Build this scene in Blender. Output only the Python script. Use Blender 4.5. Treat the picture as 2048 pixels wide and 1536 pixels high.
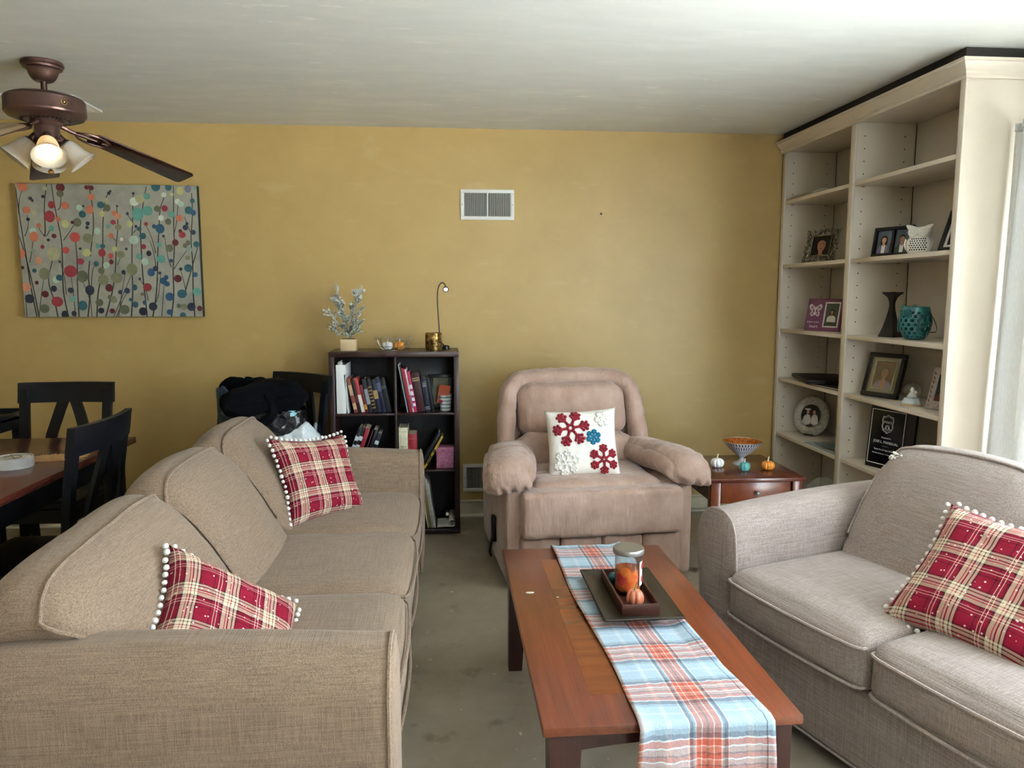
import bpy, bmesh, math, random
from math import sin, cos, pi, radians, sqrt, atan2
from mathutils import Vector, Matrix, noise

# ---------------------------------------------------------------- clear
for o in list(bpy.data.objects):
    bpy.data.objects.remove(o, do_unlink=True)
SC = bpy.context.scene
COL = SC.collection

# ---------------------------------------------------------------- camera
cam = bpy.data.cameras.new('camera')
cam.sensor_width = 36.0
cam.lens = 36.0 * 1500.0 / 2048.0
cam.clip_start = 0.02
camo = bpy.data.objects.new('camera', cam)
COL.objects.link(camo)
camo.location = (0, 0, 1.40)
camo.rotation_euler = (radians(90 - 6.767), 0, radians(-5.07))
SC.camera = camo

# ---------------------------------------------------------------- world (even overcast sky)
W = bpy.data.worlds.new('overcast_sky')
SC.world = W
W.use_nodes = True
bg = W.node_tree.nodes['Background']
bg.inputs['Color'].default_value = (0.75, 0.885, 1.0, 1)
bg.inputs['Strength'].default_value = 13.0

# ---------------------------------------------------------------- sun: high over the back of the house, added so patio bounce brightens the ceiling
sun = bpy.data.lights.new('sun', 'SUN')
sun.energy = 330.0
sun.angle = radians(0.53)
sun.color = (1.0, 0.98, 0.96)
suno = bpy.data.objects.new('sun', sun)
suno.rotation_euler = Vector((0.42, -0.30, -0.86)).to_track_quat('-Z', 'Y').to_euler()
COL.objects.link(suno)

# ---------------------------------------------------------------- view
vs = SC.view_settings
vs.view_transform = 'Standard'
vs.look = 'None'
vs.gamma = 1.0
vs.use_curve_mapping = False
vs.exposure = 0.80
SC.cycles.max_bounces = 8
SC.cycles.diffuse_bounces = 5
SC.cycles.adaptive_threshold = 0.04
SC.cycles.adaptive_min_samples = 16
SC.cycles.transparent_max_bounces = 12
SC.cycles.sample_clamp_indirect = 8.0
SC.cycles.use_denoising = True

# room dimensions
XR, XL, YB, YF, ZC = 2.47, -3.45, 4.68, -1.90, 2.398
DOOR_R = (0.0, 2.67, 0.04, 2.10)      # y0 y1 z0 z1 opening in the right wall
WIN_FILL = (0.75, 1.75, 1.15, 2.05)         # x0 x1 z0 z1 made-up fill-light opening in the wall behind the camera


def portal(name, loc, rot, sx, sy):
    l = bpy.data.lights.new(name, 'AREA')
    l.shape = 'RECTANGLE'
    l.size, l.size_y = sx, sy
    l.cycles.is_portal = True
    o = bpy.data.objects.new(name, l)
    o.location = loc
    o.rotation_euler = rot
    COL.objects.link(o)


portal('patio_door_portal', (XR + 0.10, (DOOR_R[0] + DOOR_R[1]) / 2, (DOOR_R[2] + DOOR_R[3]) / 2),
       (0, radians(90), 0), DOOR_R[3] - DOOR_R[2], DOOR_R[1] - DOOR_R[0])

portal('fill_window_portal', ((WIN_FILL[0] + WIN_FILL[1]) / 2, YF - 0.10, (WIN_FILL[2] + WIN_FILL[3]) / 2),
       (radians(90), 0, 0), WIN_FILL[1] - WIN_FILL[0], WIN_FILL[3] - WIN_FILL[2])

# ================================================================ helpers
random.seed(7)


def lin(c):
    if isinstance(c, str):
        c = [int(c[i:i + 2], 16) for i in (0, 2, 4)]
    out = []
    for v in c[:3]:
        v = v / 255.0
        out.append(v / 12.92 if v <= 0.04045 else ((v + 0.055) / 1.055) ** 2.4)
    return (*out, 1.0)


MATS = {}


def newmat(name):
    m = bpy.data.materials.new(name)
    m.use_nodes = True
    nt = m.node_tree
    b = nt.nodes['Principled BSDF']
    MATS[name] = m
    return m, nt, b


def N(nt, t, **kw):
    n = nt.nodes.new(t)
    for k, v in kw.items():
        if k.startswith('i_'):
            key = k[2:]
            n.inputs[int(key) if key.isdigit() else key].default_value = v
        else:
            setattr(n, k, v)
    return n


def mathn(nt, op, a, b=None):
    n = N(nt, 'ShaderNodeMath', operation=op)
    for i, v in enumerate((a, b)):
        if v is None:
            continue
        if isinstance(v, (int, float)):
            n.inputs[i].default_value = v
        else:
            nt.links.new(v, n.inputs[i])
    return n.outputs[0]


def mixc(nt, fac, a, b, mode='MIX'):
    n = N(nt, 'ShaderNodeMix', data_type='RGBA', blend_type=mode)
    for i, v in ((0, fac), (6, a), (7, b)):
        if isinstance(v, (int, float)):
            n.inputs[i].default_value = v
        elif isinstance(v, tuple):
            n.inputs[i].default_value = v
        else:
            nt.links.new(v, n.inputs[i])
    return n.outputs[2]


def ramp(nt, fac, stops, interp='LINEAR'):
    r = N(nt, 'ShaderNodeValToRGB')
    cr = r.color_ramp
    cr.interpolation = interp
    while len(cr.elements) < len(stops):
        cr.elements.new(0.5)
    for e, (p, c) in zip(cr.elements, stops):
        e.position = p
        e.color = c if isinstance(c, tuple) else lin(c)
    nt.links.new(fac, r.inputs[0])
    return r.outputs[0]


def coords(nt, kind='Object', scale=(1, 1, 1), rot=(0, 0, 0)):
    tc = N(nt, 'ShaderNodeTexCoord')
    mp = N(nt, 'ShaderNodeMapping')
    mp.inputs['Scale'].default_value = scale
    mp.inputs['Rotation'].default_value = rot
    nt.links.new(tc.outputs[kind], mp.inputs[0])
    return mp.outputs[0]


def noisef(nt, vec, scale, detail=3, rough=0.5):
    n = N(nt, 'ShaderNodeTexNoise')
    n.inputs['Scale'].default_value = scale
    n.inputs['Detail'].default_value = detail
    n.inputs['Roughness'].default_value = rough
    nt.links.new(vec, n.inputs['Vector'])
    return n.outputs['Fac']


def bump(nt, b, h, strength=0.2, dist=0.01):
    n = N(nt, 'ShaderNodeBump')
    n.inputs['Strength'].default_value = strength
    n.inputs['Distance'].default_value = dist
    nt.links.new(h, n.inputs['Height'])
    nt.links.new(n.outputs[0], b.inputs['Normal'])


def plain(name, c, rough=0.5, metal=0.0, var=0.12, vscale=12, bmp=0.0, coat=0.0, c2=None, spec=None):
    """base colour with a soft procedural variation"""
    m, nt, b = newmat(name)
    v = coords(nt)
    f = noisef(nt, v, vscale, 4, 0.6)
    a = lin(c)
    if c2 is None:
        d = tuple(x * (1 - var) for x in a[:3]) + (1,)
        a2 = tuple(min(1, x * (1 + var)) for x in a[:3]) + (1,)
    else:
        d, a2 = a, lin(c2)
    col = ramp(nt, f, [(0.3, d), (0.7, a2)])
    nt.links.new(col, b.inputs['Base Color'])
    b.inputs['Roughness'].default_value = rough
    b.inputs['Metallic'].default_value = metal
    b.inputs['Coat Weight'].default_value = coat
    if spec is not None:
        b.inputs['Specular IOR Level'].default_value = spec
    if bmp:
        bump(nt, b, f, bmp, 0.01)
    return m


def wood(name, c1, c2, rough=0.35, axis=0, scale=1.0, coat=0.2, ang=0.0):
    m, nt, b = newmat(name)
    s = [22 * scale, 22 * scale, 22 * scale]
    s[axis] = 1.6 * scale
    v = coords(nt, 'Object', tuple(s), (0, 0, ang))
    f1 = noisef(nt, v, 1.5, 5, 0.6)
    s2 = [160 * scale] * 3
    s2[axis] = 5 * scale
    f2 = noisef(nt, coords(nt, 'Object', tuple(s2), (0, 0, ang)), 1.0, 3, 0.6)
    f = mathn(nt, 'ADD', mathn(nt, 'MULTIPLY', f1, 0.65), mathn(nt, 'MULTIPLY', f2, 0.35))
    col = ramp(nt, f, [(0.32, c1), (0.68, c2)])
    nt.links.new(col, b.inputs['Base Color'])
    b.inputs['Roughness'].default_value = rough
    b.inputs['Coat Weight'].default_value = coat
    b.inputs['Coat Roughness'].default_value = 0.15
    bump(nt, b, f2, 0.015, 0.001)
    return m


def fabric(name, c1, c2, rough=0.9, thread=420, bmp=0.35, slub=0.45):
    """woven linen: threads in three directions, darker and lighter slubs"""
    m, nt, b = newmat(name)
    fs = []
    for sc in ((9, thread, thread), (thread, 9, thread), (thread, thread, 9)):
        fs.append(noisef(nt, coords(nt, 'Object', sc), 1.0, 2, 0.5))
    f = mathn(nt, 'MULTIPLY', mathn(nt, 'ADD', mathn(nt, 'ADD', fs[0], fs[1]), fs[2]), 1 / 3)
    big = noisef(nt, coords(nt), 5, 3, 0.5)
    col = ramp(nt, f, [(0.40, c1), (0.60, c2)])
    col = mixc(nt, mathn(nt, 'MULTIPLY', big, 0.22), col, lin(c1))
    nt.links.new(col, b.inputs['Base Color'])
    b.inputs['Roughness'].default_value = rough
    b.inputs['Specular IOR Level'].default_value = 0.25
    b.inputs['Sheen Weight'].default_value = 0.15
    bump(nt, b, fs[0], bmp, 0.004)
    return m


# ---------------------------------------------------------------- mesh helpers
def fin(bm, start, M):
    if M is not None:
        bm.verts.ensure_lookup_table()
        for v in bm.verts[start:]:
            v.co = M @ v.co


def T(x=0, y=0, z=0, rx=0, ry=0, rz=0):
    return Matrix.Translation((x, y, z)) @ Matrix.Rotation(radians(rz), 4, 'Z') @ \
        Matrix.Rotation(radians(ry), 4, 'Y') @ Matrix.Rotation(radians(rx), 4, 'X')


def box(bm, c, s, r=0.0, seg=2, M=None):
    n0 = len(bm.verts)
    t = bmesh.new()
    bmesh.ops.create_cube(t, size=1.0)
    for v in t.verts:
        v.co = Vector((v.co.x * s[0], v.co.y * s[1], v.co.z * s[2]))
    if r > 0:
        r = min(r, min(s) * 0.49)
        bmesh.ops.bevel(t, geom=t.edges[:], offset=r, segments=seg, affect='EDGES', profile=0.5)
    for v in t.verts:
        v.co += Vector(c)
    join(bm, t)
    fin(bm, n0, M)


def join(bm, t):
    mp = {}
    for v in t.verts:
        mp[v] = bm.verts.new(v.co)
    for f in t.faces:
        try:
            nf = bm.faces.new([mp[v] for v in f.verts])
            nf.material_index = f.material_index
        except ValueError:
            pass
    t.free()


def b2(bm, x0, x1, y0, y1, z0, z1, r=0.0, seg=2, M=None):
    box(bm, ((x0 + x1) / 2, (y0 + y1) / 2, (z0 + z1) / 2), (abs(x1 - x0), abs(y1 - y0), abs(z1 - z0)), r, seg, M)


def lathe(bm, prof, seg=24, M=None, sx=1.0, sy=1.0, lobes=0, lobe=0.0):
    """prof: (radius, z) from bottom to top; radius 0 closes"""
    n0 = len(bm.verts)
    rings = []
    for r, z in prof:
        if r <= 1e-6:
            rings.append([bm.verts.new((0, 0, z))])
        else:
            ring = []
            for i in range(seg):
                a = 2 * pi * i / seg
                k = 1.0 - lobe * (1 - abs(sin(a * lobes / 2))) ** 2 if lobes else 1.0
                ring.append(bm.verts.new((r * k * cos(a) * sx, r * k * sin(a) * sy, z)))
            rings.append(ring)
    for a, b in zip(rings, rings[1:]):
        if len(a) == 1 and len(b) == 1:
            continue
        for i in range(seg):
            j = (i + 1) % seg
            if len(a) == 1:
                bm.faces.new((a[0], b[j], b[i]))
            elif len(b) == 1:
                bm.faces.new((a[i], a[j], b[0]))
            else:
                bm.faces.new((a[i], a[j], b[j], b[i]))
    fin(bm, n0, M)


def cyl(bm, r, z0, z1, seg=20, M=None, r2=None):
    r2 = r if r2 is None else r2
    lathe(bm, [(0, z0), (r, z0), (r2, z1), (0, z1)], seg, M)


def ball(bm, c, r, seg=12, M=None, sx=1, sy=1, sz=1):
    n = max(4, seg // 2)
    prof = []
    for i in range(n + 1):
        a = -pi / 2 + pi * i / n
        prof.append((0 if i in (0, n) else r * cos(a), r * sin(a) * sz))
    n0 = len(bm.verts)
    lathe(bm, prof, seg, None, sx, sy)
    bm.verts.ensure_lookup_table()
    for v in bm.verts[n0:]:
        v.co += Vector(c)
    fin(bm, n0, M)


def tube(bm, pts, r, seg=8, closed=False, M=None, rads=None):
    n0 = len(bm.verts)
    pts = [Vector(p) for p in pts]
    n = len(pts)
    rings = []
    up = None
    for i, p in enumerate(pts):
        if closed:
            d = pts[(i + 1) % n] - pts[i - 1]
        else:
            d = pts[min(i + 1, n - 1)] - pts[max(i - 1, 0)]
        if d.length < 1e-9:
            d = Vector((0, 0, 1))
        d.normalize()
        if up is None:
            up = Vector((0, 0, 1)) if abs(d.z) < 0.9 else Vector((1, 0, 0))
        s = d.cross(up)
        if s.length < 1e-6:
            s = d.orthogonal()
        s.normalize()
        up = s.cross(d).normalized()
        rr = rads[i] if rads else r
        rings.append([bm.verts.new(p + (s * cos(2 * pi * k / seg) + up * sin(2 * pi * k / seg)) * rr) for k in range(seg)])
    m = n if closed else n - 1
    for i in range(m):
        a, b = rings[i], rings[(i + 1) % n]
        for k in range(seg):
            l = (k + 1) % seg
            bm.faces.new((a[k], a[l], b[l], b[k]))
    if not closed:
        bm.faces.new(list(reversed(rings[0])))
        bm.faces.new(rings[-1])
    fin(bm, n0, M)


def prism(bm, poly, z0, z1, M=None, r=0.0, seg=2):
    """extrude a 2-D polygon (x,y) from z0 to z1"""
    n0 = len(bm.verts)
    t = bmesh.new()
    lo = [t.verts.new((x, y, z0)) for x, y in poly]
    hi = [t.verts.new((x, y, z1)) for x, y in poly]
    n = len(poly)
    t.faces.new(list(reversed(lo)))
    t.faces.new(hi)
    for i in range(n):
        j = (i + 1) % n
        t.faces.new((lo[i], lo[j], hi[j], hi[i]))
    bmesh.ops.recalc_face_normals(t, faces=t.faces[:])
    if r > 0:
        ed = [e for e in t.edges if abs(e.verts[0].co.z - e.verts[1].co.z) < 1e-6]
        bmesh.ops.bevel(t, geom=ed, offset=r, segments=seg, affect='EDGES', profile=0.5)
    join(bm, t)
    fin(bm, n0, M)


def grid(bm, fn, nu, nv, M=None, closeu=False, closev=False, uv=None):
    n0 = len(bm.verts)
    V = [[bm.verts.new(fn(i / (nu if closeu else nu - 1), j / (nv if closev else nv - 1))) for j in range(nv)] for i in range(nu)]
    layer = bm.loops.layers.uv.verify() if uv else None
    for i in range(nu if closeu else nu - 1):
        for j in range(nv if closev else nv - 1):
            ii, jj = (i + 1) % nu, (j + 1) % nv
            try:
                f = bm.faces.new((V[i][j], V[ii][j], V[ii][jj], V[i][jj]))
            except ValueError:
                continue
            if uv:
                q = ((i, j), (i + 1, j), (i + 1, j + 1), (i, j + 1))
                for lp, (a, b) in zip(f.loops, q):
                    lp[layer].uv = uv(a / (nu - 1), b / (nv - 1))
    fin(bm, n0, M)
    return V


def cushion(bm, c, half, r, n=14, crown=(0, 0, 0), warp=None, wr=0.0, wscale=6.0, seed=0.0, M=None):
    """soft rounded box; crown bulges each axis outwards, wr adds wrinkles, warp moves points"""
    n0 = len(bm.verts)
    h = Vector(half)
    t = bmesh.new()
    bmesh.ops.create_cube(t, size=2.0)
    bmesh.ops.subdivide_edges(t, edges=t.edges[:], cuts=n, use_grid_fill=True)
    for v in t.verts:
        u = v.co.copy()
        # ease the sampling towards the rounded rims
        u = Vector([math.copysign(1 - (1 - abs(k)) ** 1.25, k) for k in u])
        p = Vector((u.x * h.x, u.y * h.y, u.z * h.z))
        q = Vector([max(-(h[i] - r), min(h[i] - r, p[i])) for i in range(3)])
        d = p - q
        if d.length > 1e-9:
            p = q + d.normalized() * min(r, max(d.length, r if d.length > r * 0.999 else d.length))
        p.x += math.copysign(1, u.x) * crown[0] * abs(u.x) ** 2 * (1 - u.y ** 2) * (1 - u.z ** 2)
        p.y += math.copysign(1, u.y) * crown[1] * abs(u.y) ** 2 * (1 - u.x ** 2) * (1 - u.z ** 2)
        p.z += math.copysign(1, u.z) * crown[2] * abs(u.z) ** 2 * (1 - u.x ** 2) * (1 - u.y ** 2)
        if wr:
            k = noise.noise(Vector((p.x * wscale + seed, p.y * wscale, p.z * wscale)))
            k2 = noise.noise(Vector((p.x * wscale * 3 + seed, p.y * wscale * 3 + 9, p.z * wscale * 3)))
            nn = p.normalized()
            p += nn * (wr * k + wr * 0.35 * k2)
        if warp:
            p = warp(p, u)
        v.co = p
    for v in t.verts:
        v.co += Vector(c)
    join(bm, t)
    fin(bm, n0, M)


def spl(pts, n=8, closed=False):
    """Catmull-Rom through points of any dimension"""
    P = [Vector(p) for p in pts]
    m = len(P)
    out = []
    rng = range(m) if closed else range(m - 1)
    for i in rng:
        if closed:
            a, b, c, d = P[i - 1], P[i], P[(i + 1) % m], P[(i + 2) % m]
        else:
            a, b, c, d = P[max(i - 1, 0)], P[i], P[i + 1], P[min(i + 2, m - 1)]
        for k in range(n):
            t = k / n
            out.append(0.5 * ((2 * b) + (c - a) * t + (2 * a - 5 * b + 4 * c - d) * t * t + (3 * b - a - 3 * c + d) * t ** 3))
    if not closed:
        out.append(P[-1])
    return out


def obj(name, bm, mat, parent=None, smooth=True, ang=38, loc=None, M=None):
    me = bpy.data.meshes.new(name)
    bmesh.ops.recalc_face_normals(bm, faces=bm.faces[:])
    bm.to_mesh(me)
    bm.free()
    if smooth:
        me.polygons.foreach_set('use_smooth', [True] * len(me.polygons))
        me.set_sharp_from_angle(angle=radians(ang))
    for m in (mat if isinstance(mat, (list, tuple)) else [mat]):
        me.materials.append(MATS[m] if isinstance(m, str) else m)
    o = bpy.data.objects.new(name, me)
    COL.objects.link(o)
    if parent is not None:
        o.parent = parent
    if loc is not None:
        o.location = loc
    if M is not None:
        o.matrix_local = M
    return o


def B():
    return bmesh.new()


def tag(o, label, cat, group=None, kind=None):
    o['label'] = label
    o['category'] = cat
    if group:
        o['group'] = group
    if kind:
        o['kind'] = kind
    return o


def thing(name, label, cat, loc=(0, 0, 0), rz=0.0, group=None, M=None):
    o = bpy.data.objects.new(name, None)
    o.empty_display_size = 0.05
    COL.objects.link(o)
    o.location = loc
    o.rotation_euler = (0, 0, radians(rz))
    if M is not None:
        o.matrix_local = M
    return tag(o, label, cat, group)


def struct(name, bm, mat, parent=None, smooth=False, label=None):
    o = obj(name, bm, mat, parent, smooth)
    if parent is None:
        o['kind'] = 'structure'
    if label:
        o['label'] = label
    return o


def child(name, src, parent, M):
    o = bpy.data.objects.new(name, src.data)
    COL.objects.link(o)
    o.parent = parent
    o.matrix_local = M
    return o


def copy_tree(o, parent=None):
    c = o.copy()
    COL.objects.link(c)
    c.parent = parent
    for ch in list(o.children):
        copy_tree(ch, c)
    return c


def text(name, s, size, mat, parent, M, align='CENTER', extrude=0.0002, sx=1.0):
    cu = bpy.data.curves.new(name, 'FONT')
    cu.body = s
    cu.size = size
    cu.align_x = align
    cu.align_y = 'CENTER'
    cu.extrude = extrude
    cu.materials.append(MATS[mat])
    f = bpy.data.objects.new(name, cu)
    me = bpy.data.meshes.new_from_object(f)
    bpy.data.objects.remove(f)
    if not me.materials:
        me.materials.append(MATS[mat])
    o = bpy.data.objects.new(name, me)
    COL.objects.link(o)
    o.parent = parent
    o.matrix_local = M @ Matrix.Diagonal((sx, 1, 1, 1))
    return o


def ellipse(rx, ry, n=24, cx=0, cy=0):
    return [(cx + rx * cos(2 * pi * i / n), cy + ry * sin(2 * pi * i / n)) for i in range(n)]


# ================================================================ materials
# wall paint: mustard, slightly mottled roller marks and scuffs
def make_surfaces():
    m, nt, b = newmat('mustard_paint')
    v = coords(nt)
    f = noisef(nt, v, 2.2, 5, 0.6)
    col = ramp(nt, f, [(0.3, 'b0945a'), (0.7, 'ba9f64')])
    f2 = noisef(nt, coords(nt, 'Object', (1.2, 1, 3.0)), 3.0, 3, 0.5)
    msk = ramp(nt, f2, [(0.60, (0, 0, 0, 1)), (0.75, (0.3, 0.3, 0.3, 1))])
    col = mixc(nt, msk, col, lin('c8b285'))
    nt.links.new(col, b.inputs['Base Color'])
    b.inputs['Roughness'].default_value = 0.42
    bump(nt, b, noisef(nt, v, 160, 2, 0.5), 0.08, 0.002)

    m, nt, b = newmat('ceiling_paint')
    v = coords(nt)
    sv = coords(nt, 'Object', (1.0, 3.2, 1.0))
    f = noisef(nt, sv, 3.2, 6, 0.62)
    col = ramp(nt, f, [(0.35, 'e4e6e2'), (0.7, 'ebede9')])
    pn = noisef(nt, coords(nt, 'Object', (2.2, 8.0, 1.0), (0, 0, 0.25)), 2.4, 5, 0.7)
    ar = noisef(nt, v, 1.1, 2, 0.5)
    pm = mathn(nt, 'MULTIPLY', ramp(nt, pn, [(0.60, (0, 0, 0, 1)), (0.68, (1, 1, 1, 1))]), ramp(nt, ar, [(0.45, (0, 0, 0, 1)), (0.60, (1, 1, 1, 1))]))
    col = mixc(nt, pm, col, lin('fbfcfa'))
    nt.links.new(col, b.inputs['Base Color'])
    rr = ramp(nt, f, [(0.52, (0.62, 0.62, 0.62, 1)), (0.66, (0.34, 0.34, 0.34, 1))])
    nt.links.new(rr, b.inputs['Roughness'])
    bump(nt, b, f, 0.035, 0.012)

    m, nt, b = newmat('concrete_floor')
    v = coords(nt)
    f = noisef(nt, v, 1.6, 7, 0.62)
    col = ramp(nt, f, [(0.28, '837763'), (0.5, '9b907e'), (0.75, 'b2a99a')])
    st = noisef(nt, coords(nt, 'Object', (1, 1, 1), (0, 0, 0.4)), 7.0, 4, 0.55)
    col = mixc(nt, ramp(nt, st, [(0.62, (0, 0, 0, 1)), (0.72, (0.55, 0.55, 0.55, 1))]), col, lin('5a5343'))
    sp = noisef(nt, v, 38, 2, 0.5)
    col = mixc(nt, ramp(nt, sp, [(0.70, (0, 0, 0, 1)), (0.76, (0.7, 0.7, 0.7, 1))]), col, lin('d6d3c8'))
    nt.links.new(col, b.inputs['Base Color'])
    nt.links.new(ramp(nt, f, [(0.3, (0.42, 0.42, 0.42, 1)), (0.8, (0.6, 0.6, 0.6, 1))]), b.inputs['Roughness'])
    bump(nt, b, noisef(nt, v, 60, 4, 0.6), 0.10, 0.004)

    m, nt, b = newmat('window_glass')
    out = nt.nodes['Material Output']
    tr = N(nt, 'ShaderNodeBsdfTransparent')
    gl = N(nt, 'ShaderNodeBsdfGlossy')
    gl.inputs['Roughness'].default_value = 0.02
    mx = N(nt, 'ShaderNodeMixShader')
    mx.inputs[0].default_value = 0.06
    nt.links.new(tr.outputs[0], mx.inputs[1])
    nt.links.new(gl.outputs[0], mx.inputs[2])
    nt.links.new(mx.outputs[0], out.inputs[0])

    m, nt, b = newmat('clear_glass')
    out = nt.nodes['Material Output']
    tr = N(nt, 'ShaderNodeBsdfTransparent')
    tr.inputs[0].default_value = (0.93, 0.95, 0.95, 1)
    gl = N(nt, 'ShaderNodeBsdfGlossy')
    gl.inputs['Roughness'].default_value = 0.05
    lw = N(nt, 'ShaderNodeLayerWeight')
    lw.inputs[0].default_value = 0.35
    mx = N(nt, 'ShaderNodeMixShader')
    nt.links.new(mathn(nt, 'ADD', mathn(nt, 'MULTIPLY', lw.outputs['Facing'], 0.45), 0.05), mx.inputs[0])
    nt.links.new(tr.outputs[0], mx.inputs[1])
    nt.links.new(gl.outputs[0], mx.inputs[2])
    nt.links.new(mx.outputs[0], out.inputs[0])

    m, nt, b = newmat('frosted_plastic')
    b.inputs['Base Color'].default_value = lin('dfe4e6')
    b.inputs['Roughness'].default_value = 0.3
    b.inputs['Alpha'].default_value = 0.28

    m, nt, b = newmat('curtain_sheer')
    f = noisef(nt, coords(nt, 'Object', (300, 300, 40)), 1.0, 2, 0.5)
    nt.links.new(ramp(nt, f, [(0.4, 'e0e4e9'), (0.6, 'eff2f5')]), b.inputs['Base Color'])
    b.inputs['Roughness'].default_value = 0.9
    out = nt.nodes['Material Output']
    tl = N(nt, 'ShaderNodeBsdfTranslucent')
    tl.inputs[0].default_value = lin('f4f0e8')
    mx = N(nt, 'ShaderNodeMixShader')
    mx.inputs[0].default_value = 0.5
    nt.links.new(b.outputs[0], mx.inputs[1])
    nt.links.new(tl.outputs[0], mx.inputs[2])
    nt.links.new(mx.outputs[0], out.inputs[0])


make_surfaces()
plain('offwhite_paint', 'd8d3c6', 0.5, var=0.04, vscale=4)
plain('white_trim', 'd9d6cb', 0.45, var=0.06, vscale=6)
plain('dirty_trim', 'cfc8b0', 0.5, var=0.14, vscale=9)
plain('patio', 'e6e4dd', 0.9, var=0.15, vscale=3)
plain('white_metal', 'e4e4de', 0.4, var=0.04)
plain('dark_void', '15130f', 0.9, var=0.1)
plain('cream_paint', 'd9cebe', 0.38, var=0.04, vscale=4)
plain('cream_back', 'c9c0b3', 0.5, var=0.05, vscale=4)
fabric('linen', '735f4e', '9a8570')
fabric('linen_grey', '7f716a', 'ab9d96')
fabric('linen_pipe', '735f4e', '98836e', thread=300)
fabric('linen_pipe_grey', '8f8078', 'b4a79f', thread=300)
plain('black_lacquer', '0b0e15', 0.42, var=0.3, vscale=8, spec=0.35)
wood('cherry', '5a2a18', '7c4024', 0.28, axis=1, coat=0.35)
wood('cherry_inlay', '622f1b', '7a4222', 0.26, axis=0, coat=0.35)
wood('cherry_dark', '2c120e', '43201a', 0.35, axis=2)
wood('dining_wood', '4a2219', '663226', 0.25, axis=1, coat=0.4)
wood('espresso', '2b1614', '3d221f', 0.4, axis=0)
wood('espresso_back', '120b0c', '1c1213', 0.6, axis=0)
wood('blade_wood', '2a100e', '431d18', 0.3, axis=0, coat=0.4)
wood('blade_tan', 'a58a68', 'c1a680', 0.4, axis=0)
wood('pale_wood', 'b79c74', 'dcc49b', 0.6, axis=0)
plain('bronze', '5c443d', 0.34, metal=0.6, var=0.15, vscale=5)
plain('brass', 'c39a52', 0.25, metal=0.9)
plain('pewter', '858076', 0.26, metal=0.9, var=0.35, vscale=60)
plain('silver', 'b9b4a8', 0.28, metal=0.9, var=0.2, vscale=40)
plain('brushed_metal', 'a9a8a4', 0.35, metal=0.85, var=0.05)
plain('black_plastic', '101012', 0.4, var=0.2)
plain('black_frame', '17171c', 0.3, var=0.2)
plain('white_paint', 'f0efea', 0.5, var=0.03)
plain('white_ceramic', 'ece8df', 0.22, var=0.03)
plain('paper', 'd9d5c8', 0.8, var=0.06, vscale=30)
plain('page_edge', 'cfc4aa', 0.85, var=0.1, vscale=60)

# ================================================================ room shell
bm = B(); b2(bm, XL - .15, XR + .15, YF - .15, YB + .15, -0.12, 0.0)
struct('floor', bm, 'concrete_floor', label='bare stained concrete floor')
bm = B(); b2(bm, XL - .15, XR + .15, YF - .15, YB + .15, ZC, ZC + 0.12)
struct('ceiling', bm, 'ceiling_paint', label='white patched ceiling')
bm = B(); b2(bm, XL - .15, XR + .15, YB, YB + 0.15, 0, ZC)
struct('wall_back', bm, 'mustard_paint', label='mustard painted wall')
bm = B(); b2(bm, XL - .15, XL, YF, YB, 0, ZC)
struct('wall_left', bm, 'mustard_paint')
y0, y1, z0, z1 = DOOR_R
bm = B()
b2(bm, XR, XR + .15, YF, y0, 0, ZC)
b2(bm, XR, XR + .15, y1, YB, 0, ZC)
b2(bm, XR, XR + .15, y0, y1, z1, ZC)
b2(bm, XR, XR + .15, y0, y1, 0, z0)
struct('wall_right', bm, 'offwhite_paint')
x0, x1, a0, a1 = WIN_FILL
bm = B()
b2(bm, XL, x0, YF - .15, YF, 0, ZC)
b2(bm, x1, XR, YF - .15, YF, 0, ZC)
b2(bm, x0, x1, YF - .15, YF, a1, ZC)
b2(bm, x0, x1, YF - .15, YF, 0, a0)
struct('wall_front', bm, 'offwhite_paint')
# unseen window added behind the camera to brighten the back wall
bm = B()
for (p, q) in ((x0, x0 + .05), (x1 - .05, x1), ((x0 + x1) / 2 - .03, (x0 + x1) / 2 + .03)):
    b2(bm, p, q, YF - .10, YF - .05, a0, a1, .004)
b2(bm, x0, x1, YF - .10, YF - .05, a0, a0 + .05, .004)
b2(bm, x0, x1, YF - .10, YF - .05, a1 - .05, a1, .004)
wn = struct('fill_window', bm, 'white_metal')
for (p, q) in ((x0 + .05, (x0 + x1) / 2 - .03), ((x0 + x1) / 2 + .03, x1 - .05)):
    bm = B(); b2(bm, p, q, YF - .078, YF - .072, a0 + .05, a1 - .05)
    obj('pane', bm, 'window_glass', wn, False)
bm = B(); b2(bm, -14, XR + .15, -14, YF - .15, -0.16, -0.06)
struct('ground_outside_front', bm, 'patio')

# sliding patio door in the right wall
bm = B()
YM = [y0 + (y1 - y0) * k / 3 for k in (1, 2)]
for (p, q) in [(y0, y0 + .06), (y1 - .06, y1)] + [(k - .035, k + .035) for k in YM]:
    b2(bm, XR + .05, XR + .10, p, q, z0, z1, .004)
b2(bm, XR + .05, XR + .10, y0, y1, z0, z0 + .09, .004)
b2(bm, XR + .05, XR + .10, y0, y1, z1 - .07, z1, .004)
door = struct('door_1', bm, 'white_metal', label='white framed sliding glass patio door')
for (p, q) in ((y0 + .06, YM[0] - .035), (YM[0] + .035, YM[1] - .035), (YM[1] + .035, y1 - .06)):
    bm = B(); b2(bm, XR + .07, XR + .076, p, q, z0 + .09, z1 - .07)
    obj('pane', bm, 'window_glass', door, False)
# ground outside
bm = B(); b2(bm, XR + .15, XR + 14, -12, 14, -0.16, -0.06)
struct('ground_outside', bm, 'patio')

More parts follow.
